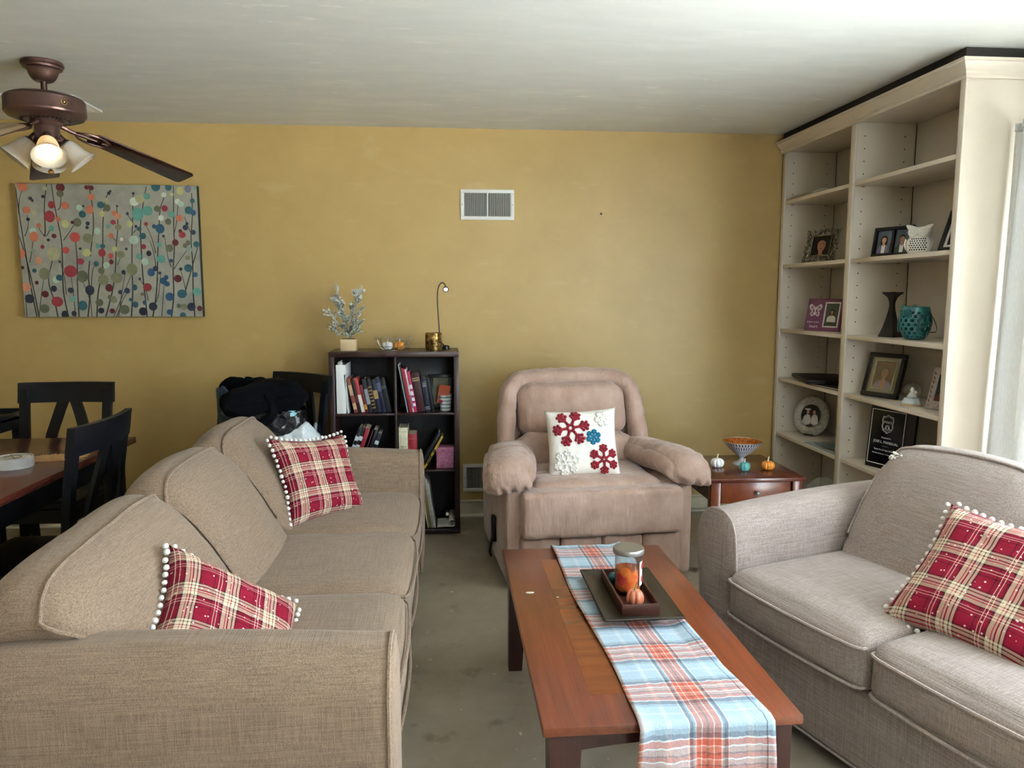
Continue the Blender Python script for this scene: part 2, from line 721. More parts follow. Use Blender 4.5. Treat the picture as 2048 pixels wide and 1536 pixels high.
# baseboard with moulded cap on the back wall
bm = B()
b2(bm, XL, 1.9, YB - .016, YB, 0.012, 0.082, .003)
b2(bm, XL, 1.9, YB - .022, YB, 0.082, 0.094, .003)
b2(bm, XL, 1.9, YB - .030, YB, 0.094, 0.102, .003)
struct('baseboard_back', bm, 'dirty_trim', smooth=True)
bm = B(); b2(bm, XL, 1.9, YB - .045, YB - .001, 0.0, 0.008)
struct('trim_1', bm, 'white_trim', label='pale tack strip along the wall foot')


# ---------------------------------------------------------------- wall registers
def register(name, label, x0, x1, z0, z1, cols, group=None):
    w, h = x1 - x0, z1 - z0
    t = thing(name, label, 'air vent', ((x0 + x1) / 2, YB, (z0 + z1) / 2), 0, group)
    bm = B()
    bd = 0.022 if h < .19 else .03
    b2(bm, -w / 2, w / 2, -.010, 0, h / 2 - bd, h / 2, .003)
    b2(bm, -w / 2, w / 2, -.010, 0, -h / 2, -h / 2 + bd, .003)
    b2(bm, -w / 2, -w / 2 + bd, -.0098, 0, -h / 2 + bd, h / 2 - bd, .003)
    b2(bm, w / 2 - bd, w / 2, -.0098, 0, -h / 2 + bd, h / 2 - bd, .003)
    b2(bm, -.004, .004, -.009, 0, -h / 2 + bd, h / 2 - bd)
    obj('frame', bm, 'white_metal', t)
    bm = B(); b2(bm, -w / 2 + bd, w / 2 - bd, -.002, -.0005, -h / 2 + bd, h / 2 - bd)
    obj('backing', bm, 'dark_void', t, False)
    n = cols
    src = None
    for i in range(n):
        x = -w / 2 + bd + (w - 2 * bd) * (i + .5) / n
        if src is None:
            bm = B(); box(bm, (0, 0, 0), (.0012, .007, h - 2 * bd), M=T(0, 0, 0, rz=28))
            src = obj('louvre', bm, 'white_metal', t, False)
            src.location = (x, -.0052, 0)
        else:
            child('louvre', src, t, T(x, -.0052, 0))
    bm = B()
    for sx in (-1, 1):
        cyl(bm, .004, 0, .002, 10, T(sx * (w / 2 - bd / 2), -.0115, 0, rx=-90))
    obj('screw', bm, 'brushed_metal', t)


register('wall_register', 'white louvred air register high on the mustard wall', 0.100, 0.428, 1.856, 2.039, 36)
register('wall_register', 'white louvred air register low between the bookcase and the recliner', 0.102, 0.43, 0.155, 0.334, 34)

# small nail left in the wall
bm = B(); cyl(bm, .004, 0, .012, 8, T(0.97, YB, 1.90, rx=90)); ball(bm, (0.97, YB - .012, 1.90), .005, 8)
tag(obj('nail', bm, 'black_plastic'), 'tiny dark nail stuck in the bare mustard wall', 'nail')

# plate on the ceiling behind the fan
t = thing('ceiling_plate', 'flat white square plate on the ceiling behind the fan', 'ceiling plate', (-2.05, 4.25, ZC))
bm = B(); b2(bm, -.20, .20, -.17, .17, -.010, 0, .003); obj('plate', bm, 'white_paint', t)
bm = B(); b2(bm, -.17, .17, -.14, .14, -.016, -.010, .003); obj('raised_panel', bm, 'white_paint', t)

# ---------------------------------------------------------------- curtain
t = thing('curtain', 'pale grey-white pleated curtain beside the cream bookshelf end', 'curtain', (0, 0, 0))
CX, CY0, CY1 = 2.325, 2.32, 2.965


def curt(u, v):
    y = CY1 - (CY1 - CY0) * u
    z = 2.09 - 2.07 * v
    amp = .026 + .018 * v
    w = 2 * pi * 5.5 * u
    x = CX + amp * sin(w + .5 * sin(3 * u + 2 * v)) + .006 * sin(2.3 * w + 4 * v)
    y += .015 * v * (1 - u)
    x -= .045 * v * (1 - u) ** 2 + .008 * sin(w * .5 + 3 * v) * v
    return Vector((x, y, z))


bm = B(); grid(bm, curt, 121, 40)
o = obj('drape', bm, 'curtain_sheer', t, ang=180)
md = o.modifiers.new('thick', 'SOLIDIFY'); md.thickness = .0012
bm = B(); grid(bm, lambda u, v: curt(u, v * .016) + Vector((-.004, 0, .004)), 121, 4)
o = obj('heading', bm, 'curtain_sheer', t, ang=180)
md = o.modifiers.new('thick', 'SOLIDIFY'); md.thickness = .003
t = thing('curtain_rod', 'thin white rod carrying the pale curtain', 'curtain rod', (2.37, 0, 2.085))
bm = B(); cyl(bm, .009, 0.45, 2.93, 12, T(rx=-90)); obj('rod', bm, 'white_metal', t)
bm = B(); ball(bm, (0, 2.94, 0), .014); obj('finial', bm, 'white_metal', t)
for yy in (0.5, 2.86):
    bm = B(); b2(bm, 0, .10, yy - .008, yy + .008, -.006, .006, .002); b2(bm, .085, .0999, yy - .012, yy + .012, -.03, .03, .002)
    obj('bracket', bm, 'white_metal', t)


# ================================================================ sofas
def rrect_pts(hx, hy, r, z, n=6):
    pts = []
    for cx, cy, a0 in ((hx - r, hy - r, 0), (-hx + r, hy - r, 90), (-hx + r, -hy + r, 180), (hx - r, -hy + r, 270)):
        for k in range(n + 1):
            a = radians(a0 + 90 * k / n)
            pts.append((cx + r * cos(a), cy + r * sin(a), z))
    return pts


def make_sofa(t, n, cw, fab, pipe, arm_w=.20, arm_h=.645, seed=0, drops=(0, 0, 0), arm_y=.055, cush_y=0.0, spill=0.0):
    """front edge of the seat cushions at y=0, back at y=.96, x centred"""
    half = n * cw / 2
    L = half + arm_w
    D = .96
    # base frame
    bm = B()
    b2(bm, -L + .03, L - .03, .035, D - .02, .055, .30, .02, 3)
    obj('base_frame', bm, fab, t)
    bm = B()
    tube(bm, [(-L + .05, .032, .062), (L - .05, .032, .062)], .004, 6)
    obj('piping', bm, pipe, t)
    for sx in (-1, 1):
        for yy in (.10, D - .10):
            bm = B(); box(bm, (sx * (L - .10), yy, .03), (.06, .06, .06), .005)
            obj('foot', bm, 'espresso', t)
    # back frame with a rounded top rail
    prof = [(D - .16, .06), (D - .03, .06), (D, .30), (D + .012, .56), (D, .675), (D - .045, .715), (D - .10, .705), (D - .14, .63)]
    bm = B()
    prism(bm, [(a, b) for a, b in prof], -L + .07, L - .07, Matrix(((0, 0, 1, 0), (1, 0, 0, 0), (0, 1, 0, 0), (0, 0, 0, 1))), .02, 3)
    bf = obj('back_frame', bm, fab, t)
    bm = B(); tube(bm, [(-L + .075, D - .045, .722), (0, D - .045, .725), (L - .075, D - .045, .722)], .005, 6)
    obj('piping', bm, pipe, bf)
    # arms: flared roll
    for sx in (-1, 1):
        pr_ = [(.004, .06), (.004, .40), (.010, .52), (.026, .60), (.062, .636), (.105, arm_h), (.150, .637), (.190, .605),
               (.212, .55), (.213, .47), (.200, .36), (.190, .22), (.186, .06)]
        pts = spl(pr_, 4)
        poly = [(half + p.x * arm_w / .2, p.y) for p in pts]
        y0a, y1a = arm_y, D - .06
        bm = B()

        def arm(u, v):
            i = min(int(u * (len(poly) - 1)), len(poly) - 1)
            px, pz = poly[i]
            # gently crowned top along the depth, thinner towards the back
            yy = y0a + (y1a - y0a) * v
            cxm = half + .1
            bul = 1 + .035 * sin(pi * v)
            pz2 = pz + (.012 * sin(pi * v) - .0) * max(0, (pz - .4) / .25) + .025 * v * max(0, (pz - .45) / .2)
            w_ = .003 * noise.noise(Vector((px * 9 + seed, yy * 7, pz * 9)))
            return Vector((sx * (cxm + (px - cxm) * bul + w_), yy, pz2))
        nv = 22
        V = grid(bm, arm, len(poly), nv)
        # soft front panel, slightly bulged, and the back
        for j, side in ((0, -1), (nv - 1, 1)):
            ring = [V[i][j] for i in range(len(poly))]
            cx_ = sum(v.co.x for v in ring) / len(ring); cz_ = sum(v.co.z for v in ring) / len(ring)
            prev = ring
            for k, (s, off) in enumerate(((.93, .012), (.75, .018), (.4, .021))):
                new = [bm.verts.new((cx_ + (v.co.x - cx_) * s, ring[0].co.y + side * off, cz_ + (v.co.z - cz_) * (s if s < .9 else .985))) for v in ring]
                for a in range(len(ring)):
                    b_ = (a + 1) % len(ring)
                    bm.faces.new((prev[a], prev[b_], new[b_], new[a]))
                prev = new
            bm.faces.new(prev)
        o = obj('arm', bm, fab, t, ang=60)
        bm = B()
        tube(bm, [(arm(i / (len(poly) - 1), 0).x, y0a - .004, arm(i / (len(poly) - 1), 0).z) for i in range(len(poly))], .0052, 6)
        obj('piping', bm, pipe, o)
    # seat cushions
    for i in range(n):
        cx = -half + cw * (i + .5)
        random.seed(seed + i)
        hx, hy, hz = cw / 2 - .002, .335, .088
        sag = .012 * random.random()

        def wp(p, u, sag=sag):
            p.z -= sag * (1 - u.x ** 2) * (1 - u.y ** 2) if u.z > 0 else 0
            # T-front: softly rounded front edge
            if u.y < -.6:
                p.z -= .010 * ((-u.y - .6) / .4) ** 2 * (max(0, u.z) - .3 * max(0, -u.z))
            return p
        bm = B()
        cushion(bm, (0, 0, 0), (hx, hy, hz), .042, 16, (.0, .016, .020), wp, .004, 5.0, seed * 3 + i * 11)
        o = obj('seat_cushion', bm, fab, t, ang=180)
        o.location = (cx, hy + cush_y, .385)
        bm = B()
        for zz in (.060, -.064):
            pts = rrect_pts(hx - .012, hy - .008, .045, zz)
            pts = [(x, y - (.016 * (1 - (x / hx) ** 2) if y < -hy + .06 else 0), z - (.010 if (y < -hy + .1 and zz > 0) else 0)) for x, y, z in pts]
            # extra points on the front edge so the welt follows the bow
            dense = []
            for a, b_ in zip(pts, pts[1:] + pts[:1]):
                m = max(1, int((Vector(a) - Vector(b_)).length / .06))
                for k in range(m):
                    q = Vector(a).lerp(Vector(b_), k / m)
                    if q.y < -hy + .05:
                        q.y = -hy - .004 - .016 * (1 - (q.x / hx) ** 2) + (max(0, abs(q.x) - hx + .05) / .05) ** 2 * .02
                    dense.append(q)
            tube(bm, dense, .0048, 6, True)
        obj('piping', bm, pipe, o)
    # back cushions: leaning, with boxed tops that roll over the frame
    pf = [(.505, .445), (.525, .50), (.560, .58), (.603, .67), (.655, .76), (.705, .825), (.755, .862), (.815, .870),
          (.870, .845), (.895, .79), (.870, .68), (.80, .55), (.72, .46), (.62, .44)]
    P = spl(pf, 4, True)
    c0 = Vector((.70, .66))
    for i in range(n):
        cx = -half + cw * (i + .5)
        rs = random.Random(seed * 5 + i)
        ph = rs.random() * 10
        hx = cw / 2 - .001
        hump = .02 + .012 * rs.random()
        lean = .008 * (rs.random() - .5)
        m = len(P)

        def bc(u, v, ph=ph, hump=hump, lean=lean, hx=hx, dr=drops[i]):
            k = int(round(u * m)) % m
            p = P[k]
            w = 2 * v - 1                      # -1..1 along the width
            e = abs(w)
            s = (1 - max(0, (e - .72) / .28) ** 2.6 * .42)
            if e > .999:
                s = .50
            d = p - c0
            bulge = .045 * (1 - e ** 2)
            fr = max(0, min(1, (.74 - p.x) / .2))          # front face weight
            q = c0 + d * s
            y = q.x - bulge * fr * .9 + lean
            z = q.y + (hump * (1 - e ** 2.2)) * max(0, (p.y - .6) / .27) - .028 * max(0, (e - .55) / .45) ** 2 * max(0, (p.y - .5) / .3)
            z -= (dr[0] + (dr[1] - dr[0]) * v) * max(0, (p.y - .445) / .42)
            x = hx * math.copysign(1 - (1 - e) ** 1.15, w)
            if i == 0 and spill:
                x -= spill * max(0, min(1, (z - .55) / .14)) * (1 - v) ** 2
            nz = noise.noise(Vector((x * 6 + ph, y * 6, z * 6)))
            n3 = noise.noise(Vector((x * 3 + ph, y * 17, z * 17)))
            y += .006 * nz + .004 * n3 * max(0, (e - .3))
            z += .004 * nz
            return Vector((x, y, z))
        bm = B()
        V = grid(bm, bc, m, 27, closeu=True)
        for j in (0, 26):
            ring = [V[a][j] for a in range(m)]
            c = bm.verts.new(sum((v.co for v in ring), Vector()) / m)
            for a in range(m):
                bm.faces.new((ring[a], ring[(a + 1) % m], c))
        o = obj('back_cushion', bm, fab, t, ang=180)
        o.location = (cx, 0, 0)
        # welt along the top front seam and down both sides
        ks = [int(x) for x in (8, 12, 16, 20, 23)]
        path = []
        kt = 24
        for k in range(4, kt):
            q = bc(k / m, .035); path.append(q + Vector((0, -.004, .002)))
        for v in range(1, 26):
            q = bc(kt / m, v / 26); path.append(q + Vector((0, -.001, .004)))
        for k in range(kt - 1, 3, -1):
            q = bc(k / m, .965); path.append(q + Vector((0, -.004, .002)))
        bm = B(); tube(bm, path, .005, 6)
        obj('piping', bm, pipe, o)


# long sofa along the left, seen over its near arm
sofa = thing('sofa', 'long beige linen three-seat sofa with rolled arms', 'sofa', (-0.116, 2.625, 0), 90)
make_sofa(sofa, 3, .605, 'linen', 'linen_pipe', .20, .64, 2, ((.10, .055), (.05, .045), (.04, .03)), .016, .016, .15)
# loveseat on the right, turned towards the coffee table
ax = Vector((-.314, .949)); fr = Vector((-.949, -.314))
s_mid, n_front = 1.40, -1.655
pos = ax * s_mid + fr * n_front
pos = Vector((ax.x * s_mid + fr.x * n_front, ax.y * s_mid + fr.y * n_front))
love = thing('loveseat', 'grey-beige linen two-seat loveseat in front of the patio door', 'loveseat', (pos.x, pos.y, 0), -71.7)
make_sofa(love, 2, .585, 'linen_grey', 'linen_pipe_grey', .20, .645, 9, ((.03, .03), (.025, .02)))
bm = B()
rs = random.Random(3)
for k in range(26):
    p = Vector((-.525 + rs.uniform(-.02, .025), .725 + rs.uniform(-.02, .03), .798 + rs.uniform(-.02, .015)))
    tube(bm, [p, p + Vector((rs.uniform(-.012, .02), rs.uniform(-.015, .005), rs.uniform(0, .015))), p + Vector((rs.uniform(-.01, .035), rs.uniform(-.02, .0), rs.uniform(-.012, .02)))], .004, 5, rads=[.006, .005, .002])
o = obj('frayed_stuffing', bm, 'paper', love); o['kind'] = 'stuff'; o['label'] = 'white frayed stuffing at the corner of the back cushion'


# ================================================================ throw pillows
def pillow_surface(w, h, th, seed=0, pinch=.14):
    def f(u, v, side):
        a, b = 2 * u - 1, 2 * v - 1
        x = w / 2 * a * (1 - pinch * (1 - b * b) * abs(a) ** 2)
        y = h / 2 * b * (1 - pinch * (1 - a * a) * abs(b) ** 2)
        k = max(0.0, (1 - a ** 4) * (1 - b ** 4))
        k2 = k ** .55
        z = side * th / 2 * k2
        z += .006 * noise.noise(Vector((a * 2.2 + seed, b * 2.2, side))) * k
        z += .004 * noise.noise(Vector((a * 6 + seed, b * 6, side))) * k
        return Vector((x, y, z))
    return f


def pillow_mesh(name, f, mat, parent, n=34):
    bm = B()
    layer = bm.loops.layers.uv.verify()
    Vt = [[bm.verts.new(f(i / n, j / n, 1)) for j in range(n + 1)] for i in range(n + 1)]
    Vb = [[Vt[i][j] if i in (0, n) or j in (0, n) else bm.verts.new(f(i / n, j / n, -1)) for j in range(n + 1)] for i in range(n + 1)]
    for V, fl in ((Vt, 0), (Vb, 1)):
        for i in range(n):
            for j in range(n):
                q = [(i, j), (i + 1, j), (i + 1, j + 1), (i, j + 1)]
                if fl:
                    q.reverse()
                fc = bm.faces.new([V[a][b] for a, b in q])
                for lp, (a, b) in zip(fc.loops, q):
                    lp[layer].uv = (a / n, b / n)
    return obj(name, bm, mat, parent, ang=180)


def plaid_mats():
    m, nt, b = newmat('plaid_red')
    tc = N(nt, 'ShaderNodeTexCoord')
    sp = N(nt, 'ShaderNodeSeparateXYZ')
    nt.links.new(tc.outputs['UV'], sp.inputs[0])
    def axis(o, off):
        return mathn(nt, 'FRACT', mathn(nt, 'ADD', mathn(nt, 'MULTIPLY', o, 3.5), off))
    RED, DK, CR, PK, WH = '86122e', '3f0e1b', 'd6cab0', 'b84c50', 'ecdccb'
    stops = [(0, RED), (.10, DK), (.13, RED), (.21, WH), (.225, RED), (.28, WH), (.295, RED), (.36, DK), (.41, CR), (.50, PK),
             (.52, CR), (.56, RED), (.59, CR), (.66, '3f3b38'), (.685, CR), (.74, DK), (.78, RED)]
    cu = ramp(nt, axis(sp.outputs[0], .15), stops, 'CONSTANT')
    cv = ramp(nt, axis(sp.outputs[1], .45), stops, 'CONSTANT')
    # twill interlace of warp and weft
    vv = coords(nt, 'UV', (1, 1, 1))
    th = N(nt, 'ShaderNodeTexWave')
    th.inputs['Scale'].default_value = 60
    mp = coords(nt, 'UV', (1, 1, 1), (0, 0, .785))
    nt.links.new(mp, th.inputs['Vector'])
    col = mixc(nt, 0.5, cu, cv)
    mul = mixc(nt, 0.35, col, cu, 'MULTIPLY')
    col = mixc(nt, .5, col, mul)
    # little printed snow specks
    vo = N(nt, 'ShaderNodeTexVoronoi')
    vo.inputs['Scale'].default_value = 27
    nt.links.new(vv, vo.inputs['Vector'])
    dots = mathn(nt, 'LESS_THAN', vo.outputs['Distance'], .17)
    sel = mathn(nt, 'GREATER_THAN', vo.outputs['Color'], .25)
    col = mixc(nt, mathn(nt, 'MULTIPLY', mathn(nt, 'MULTIPLY', dots, sel), .75), col, lin('efdcd0'))
    nt.links.new(col, b.inputs['Base Color'])
    b.inputs['Roughness'].default_value = .9
    b.inputs['Specular IOR Level'].default_value = .2
    bump(nt, b, noisef(nt, coords(nt, 'UV', (90, 90, 1)), 1.5, 3, .6), .3, .004)

    m, nt, b = newmat('runner_plaid')
    tc = N(nt, 'ShaderNodeTexCoord')
    sp = N(nt, 'ShaderNodeSeparateXYZ')
    nt.links.new(tc.outputs['UV'], sp.inputs[0])
    wob = mathn(nt, 'MULTIPLY', mathn(nt, 'SUBTRACT', noisef(nt, coords(nt, 'UV', (14, 30, 1)), 1, 2, .5), .5), .012)
    uu = mathn(nt, 'ADD', sp.outputs[0], wob)
    BL, NV, RU, WH2, PK2, GY = 'b3c7d4', '465870', 'cb5326', 'ece6e0', 'c9907f', '8fa6b6'
    cu = ramp(nt, uu, [(0, 'a9785f'), (.03, BL), (.20, 'd0d7db'), (.24, BL), (.36, WH2), (.375, NV), (.40, GY), (.415, WH2), (.425, RU), (.46, WH2), (.468, RU),
                       (.50, '7d3a2c'), (.512, RU), (.545, WH2), (.553, RU), (.60, WH2), (.61, GY), (.625, NV), (.65, WH2), (.66, BL), (.80, 'd0d7db'), (.84, BL), (.93, NV), (.945, BL)], 'CONSTANT')
    fv = mathn(nt, 'FRACT', mathn(nt, 'MULTIPLY', mathn(nt, 'ADD', sp.outputs[1], wob), 1 / .197))
    cv = ramp(nt, fv, [(0, RU), (.05, WH2), (.07, PK2), (.13, '7d3a2c'), (.15, RU), (.20, WH2), (.22, PK2), (.28, '7d3a2c'), (.30, RU), (.35, WH2), (.37, NV), (.44, GY), (.49, BL),
                       (.62, 'd0d7db'), (.66, BL), (.84, GY), (.90, NV), (.96, WH2), (.98, RU)], 'CONSTANT')
    col = mixc(nt, .5, cu, cv)
    mul = mixc(nt, 1.0, cu, cv, 'MULTIPLY')
    col = mixc(nt, .45, col, mul)
    nz = noisef(nt, coords(nt, 'UV', (40, 90, 1)), 1, 3, .7)
    col = mixc(nt, mathn(nt, 'MULTIPLY', nz, .16), col, lin('eceae6'))
    nt.links.new(col, b.inputs['Base Color'])
    b.inputs['Roughness'].default_value = .85
    b.inputs['Specular IOR Level'].default_value = .2
    bump(nt, b, nz, .4, .005)

    plain('white_canvas', 'ece8df', .9, var=.05, vscale=50, bmp=.1)
    plain('felt_red', '8f1a2b', .95, var=.2, vscale=160, bmp=.4)
    plain('felt_teal', '1c7898', .95, var=.2, vscale=160, bmp=.4)
    plain('felt_white', 'efece4', .95, var=.06, vscale=160, bmp=.4)
    plain('pom_white', 'f1ede6', .95, var=.05, vscale=200, bmp=.5)


plaid_mats()


def frame_M(o, u, n):
    """matrix with local x along u, local z along n"""
    n = Vector(n).normalized()
    u = Vector(u)
    u = (u - n * u.dot(n)).normalized()
    v = n.cross(u)
    return Matrix(((u.x, v.x, n.x, o[0]), (u.y, v.y, n.y, o[1]), (u.z, v.z, n.z, o[2]), (0, 0, 0, 1)))


POM = None


def plaid_pillow(label, M, w, h, th, seed):
    global POM
    t = thing('plaid_pillow', label, 'pillow', M=M, group='plaid pillows with pompom trim')
    f = pillow_surface(w, h, th, seed)
    pillow_mesh('cover', f, 'plaid_red', t)
    k = 0
    rs = random.Random(seed)
    for side in range(4):
        cnt = 17
        for i in range(cnt):
            s = (i + .3) / cnt
            a, b = ((s, 0), (1, s), (1 - s, 1), (0, 1 - s))[side]
            p = f(a, b, 1)
            d = Vector((a - .5, b - .5, 0)).normalized()
            d = Vector(((0, -1, 0), (1, 0, 0), (0, 1, 0), (-1, 0, 0))[side])
            q = p + d * (.009 + .003 * rs.random()) + Vector((0, 0, .006 * (rs.random() - .5)))
            if POM is None:
                bm = B(); ball(bm, (0, 0, 0), .0078, 10)
                POM = obj('pompom', bm, 'pom_white', t)
                POM.location = q
            else:
                child('pompom', POM, t, Matrix.Translation(q) @ Matrix.Scale(.9 + .25 * rs.random(), 4))
    return t


plaid_pillow('red plaid pompom pillow leaning in the far corner of the long sofa',
             frame_M((-.545, 3.20, .622), (.60, .72, -.10), (.70, -.55, .46)), .40, .385, .13, 1)
plaid_pillow('red plaid pompom pillow half hidden behind the near arm of the long sofa',
             frame_M((-.566, 1.891, .535), (.566, .343, -.397), (.69, -.252, .706)) @ Matrix.Rotation(radians(-6), 4, 'Z'), .41, .41, .13, 2)
plaid_pillow('red plaid pompom pillow lying on the grey loveseat',
             frame_M((1.50, 1.86, .60), (.35, -.85, .0), (-.62, -.30, .72)), .46, .44, .14, 3)


# ================================================================ recliner
def microfiber():
    m, nt, b = newmat('microfiber')
    v = coords(nt)
    f = noisef(nt, v, 7, 5, .6)
    f2 = noisef(nt, coords(nt, 'Object', (9, 9, 3)), 2, 3, .6)
    col = ramp(nt, f, [(.3, '957868'), (.5, 'a88b7c'), (.72, 'b99f92')])
    col = mixc(nt, mathn(nt, 'MULTIPLY', f2, .3), col, lin('c3aea2'))
    nt.links.new(col, b.inputs['Base Color'])
    b.inputs['Roughness'].default_value = .85
    b.inputs['Sheen Weight'].default_value = .45
    b.inputs['Sheen Roughness'].default_value = .4
    b.inputs['Specular IOR Level'].default_value = .2
    hh = mathn(nt, 'ADD', noisef(nt, coords(nt, 'Object', (34, 34, 9)), 1, 4, .6), mathn(nt, 'MULTIPLY', noisef(nt, coords(nt, 'Object', (13, 13, 4)), 1, 3, .55), 1.6))
    bump(nt, b, hh, .45, .016)


microfiber()
rec = thing('recliner', 'beige microfiber recliner armchair with padded arms against the mustard wall', 'recliner', (.740, 3.40, 0), 4.5)
# local: front of the footrest at y=0, back at y=.95
for sx in (-1, 1):
    bm = B()
    cushion(bm, (sx * .40, .47, .265), (.065, .42, .235), .025, 10, (.010, .004, 0), None, .004, 5, 3 + sx)
    obj('side_panel', bm, 'microfiber', rec, ang=180)
bm = B(); b2(bm, -.36, .36, .10, .80, .04, .30, .02)
obj('seat_box', bm, 'microfiber', rec)
# lower front apron with seams between three panels
for i, (a, c) in enumerate(((-.395, -.205), (-.203, 0.0), (.002, .205), (.207, .395))):
    bm = B()
    cushion(bm, ((a + c) / 2, .055, .15), ((c - a) / 2, .035, .115), .022, 8, (0, .010, 0), None, .004, 9, i)
    obj('apron_panel', bm, 'microfiber', rec, ang=180)


def gather(amp, freq, seed):
    """pleats that fan out of the seams"""
    def w(p, u):
        k = amp * sin(freq * p.x + 4 * noise.noise(Vector((p.x * 3 + seed, p.y * 3, p.z * 3))))
        e = max(abs(u.z), 0) ** 3
        p.y += k * e * (1 if u.y < 0 else 0)
        return p
    return w


# footrest pad: thick, rolls over the top edge
def fr_w(p, u):
    if u.z > 0 and u.y > -.2:
        p.y += .05 * max(0, u.z)
    fq = max(0, -u.y)
    p.y += .005 * sin(46 * p.x + 4 * noise.noise(Vector((p.x * 4, p.z * 6, 1)))) * (abs(u.z) ** 3) * fq
    p.y += .014 * noise.noise(Vector((p.x * 10, p.z * 2.5, 3.3))) * fq
    p.y += .006 * noise.noise(Vector((p.x * 24, p.z * 5, 1.3))) * fq
    p.z += .006 * noise.noise(Vector((p.x * 6, 2, 7)))
    return p


bm = B(); cushion(bm, (0, .045, .376), (.395, .062, .112), .028, 26, (.0, .012, .0), fr_w, .003, 5, 5)
obj('footrest_pad', bm, 'microfiber', rec, ang=180)


def st_w(p, u):
    p.z += .010 * noise.noise(Vector((p.x * 5, p.y * 5, 2))) - .05 * max(0, -u.y) ** 3 * 0
    return p


bm = B(); cushion(bm, (0, .37, .415), (.335, .31, .095), .06, 16, (.0, .0, .018), st_w, .005, 5, 6)
obj('seat_cushion', bm, 'microfiber', rec, ang=180)


# arm pads: big pillow tops that droop over the front with gathers
def pad(sx):
    def w(p, u):
        f = max(0, -u.y)                       # towards the front
        p.z -= .045 * f ** 3
        p.z += .026 * (1 - u.x ** 2) * (1 if u.z > 0 else .2) * max(0, u.z)
        p.x += sx * .016 * f ** 2
        bot = max(0, -u.z)
        g = .015 * sin(105 * p.x + 6 * noise.noise(Vector((p.x * 8, p.z * 8, sx)))) * (f ** 2) * min(1, bot * 1.6)
        p.y += g
        p.y -= .02 * f ** 2 * (1 - u.x ** 2)
        p.x += .008 * sin(85 * p.y) * min(1, bot * 1.5) * abs(u.x) ** 3
        p.z += .008 * sin(90 * p.y + 3 * noise.noise(Vector((p.x * 9, p.y * 9, 2)))) * max(0, 1 - abs(abs(u.x) - .75) * 4) * max(0, u.z)
        # crosswise crease behind the roll
        p.z -= .012 * math.exp(-((u.y - .05) / .06) ** 2) * max(0, u.z)
        return p
    return w


for sx in (-1, 1):
    bm = B()
    cushion(bm, (0, 0, 0), (.122, .275, .058), .054, 34, (.012, .012, .004), pad(sx), .005, 6, 20 + sx)
    o = obj('arm_pad', bm, 'microfiber', rec, ang=180)
    o.location = (sx * .405, .300, .560)
    o.rotation_euler = (radians(-3), radians(sx * 9), radians(sx * 8))


# back: outer roll, upper pad with a centre pleat, lower pad
def lean(p, tilt=.20):
    return p


def backroll(u, v):
    # horseshoe roll from one side over the top to the other, v around the section
    a = u
    pts = BR
    k = a * (len(pts) - 1)
    i = min(int(k), len(pts) - 2)
    c = pts[i].lerp(pts[i + 1], k - i)
    d = (pts[min(i + 1, len(pts) - 1)] - pts[max(i - 1, 0)]).normalized()
    s = Vector((0, -1, 0))
    o_ = d.cross(s).normalized()
    an = 2 * pi * v
    g = 1 + .055 * sin(120 * a + 6 * noise.noise(Vector((a * 9, v * 2, 0)))) * (.4 + .6 * sin(an) ** 2)
    rr = .050 * g
    return c + (s * cos(an) * 1.35 + o_ * sin(an)) * rr


BR = spl([Vector(q) for q in ((-.385, .56, .44), (-.375, .60, .60), (-.360, .66, .78), (-.335, .70, .885), (-.27, .725, .935), (-.12, .735, .945),
                              (0, .735, .948), (.12, .735, .945), (.27, .725, .935), (.335, .70, .885), (.360, .66, .78), (.375, .60, .60), (.385, .56, .44))], 6)
bm = B(); grid(bm, backroll, 73, 20, closev=True)
obj('back_roll', bm, 'microfiber', rec, ang=180)


def tilt(y0, k):
    def w(p, u):
        # fold lines running to the centre pleat
        d = abs(p.x)
        p.y += .030 * math.exp(-(d / .012) ** 2) * (1 if u.y < 0 else 0) * max(0, min(1, u.z + .6))
        p.y += .005 * sin(22 * p.x + 3 * noise.noise(Vector((p.x * 4, p.z * 4, k)))) * (abs(u.z) ** 3) * (1 if u.y < 0 else 0)
        if u.z > .3:
            p.x *= 1 - .10 * ((u.z - .3) / .7) ** 2
        return p
    return w


bm = B(); cushion(bm, (0, 0, 0), (.300, .10, .150), .075, 22, (.0, .035, .0), tilt(0, 1), .007, 6, 31)
o = obj('back_pad', bm, 'microfiber', rec, ang=180); o.location = (0, .675, .775); o.rotation_euler = (radians(-16), 0, 0)
bm = B(); cushion(bm, (0, 0, 0), (.335, .10, .125), .07, 20, (.0, .03, .0), tilt(0, 2), .008, 6, 41)
o = obj('lumbar_pad', bm, 'microfiber', rec, ang=180); o.location = (0, .595, .535); o.rotation_euler = (radians(-16), 0, 0)
bm = B()
cushion(bm, (0, 0, 0), (.36, .055, .36), .05, 12, (0, .02, 0), None, .004, 5, 3)
o = obj('back_shell', bm, 'microfiber', rec, ang=180); o.location = (0, .745, .575); o.rotation_euler = (radians(-16), 0, 0)
# lever on the side
bm = B(); b2(bm, -.492, -.468, .30, .36, .16, .29, .006); tube(bm, [(-.49, .33, .17), (-.50, .34, .10), (-.49, .36, .07)], .007)
obj('lever', bm, 'black_plastic', rec)

# ---------------------------------------------------------------- snowflake pillow
Mp = rec.matrix_basis
pw = thing('snowflake_pillow', 'white square pillow with red and teal felt snowflakes on the recliner', 'pillow',
           M=frame_M((.678, 3.655, .662), (1.0, -.02, .045), (-.05, -1.0, .30)))
PF = pillow_surface(.362, .345, .12, 5, .07)
pillow_mesh('cover', PF, 'white_canvas', pw)


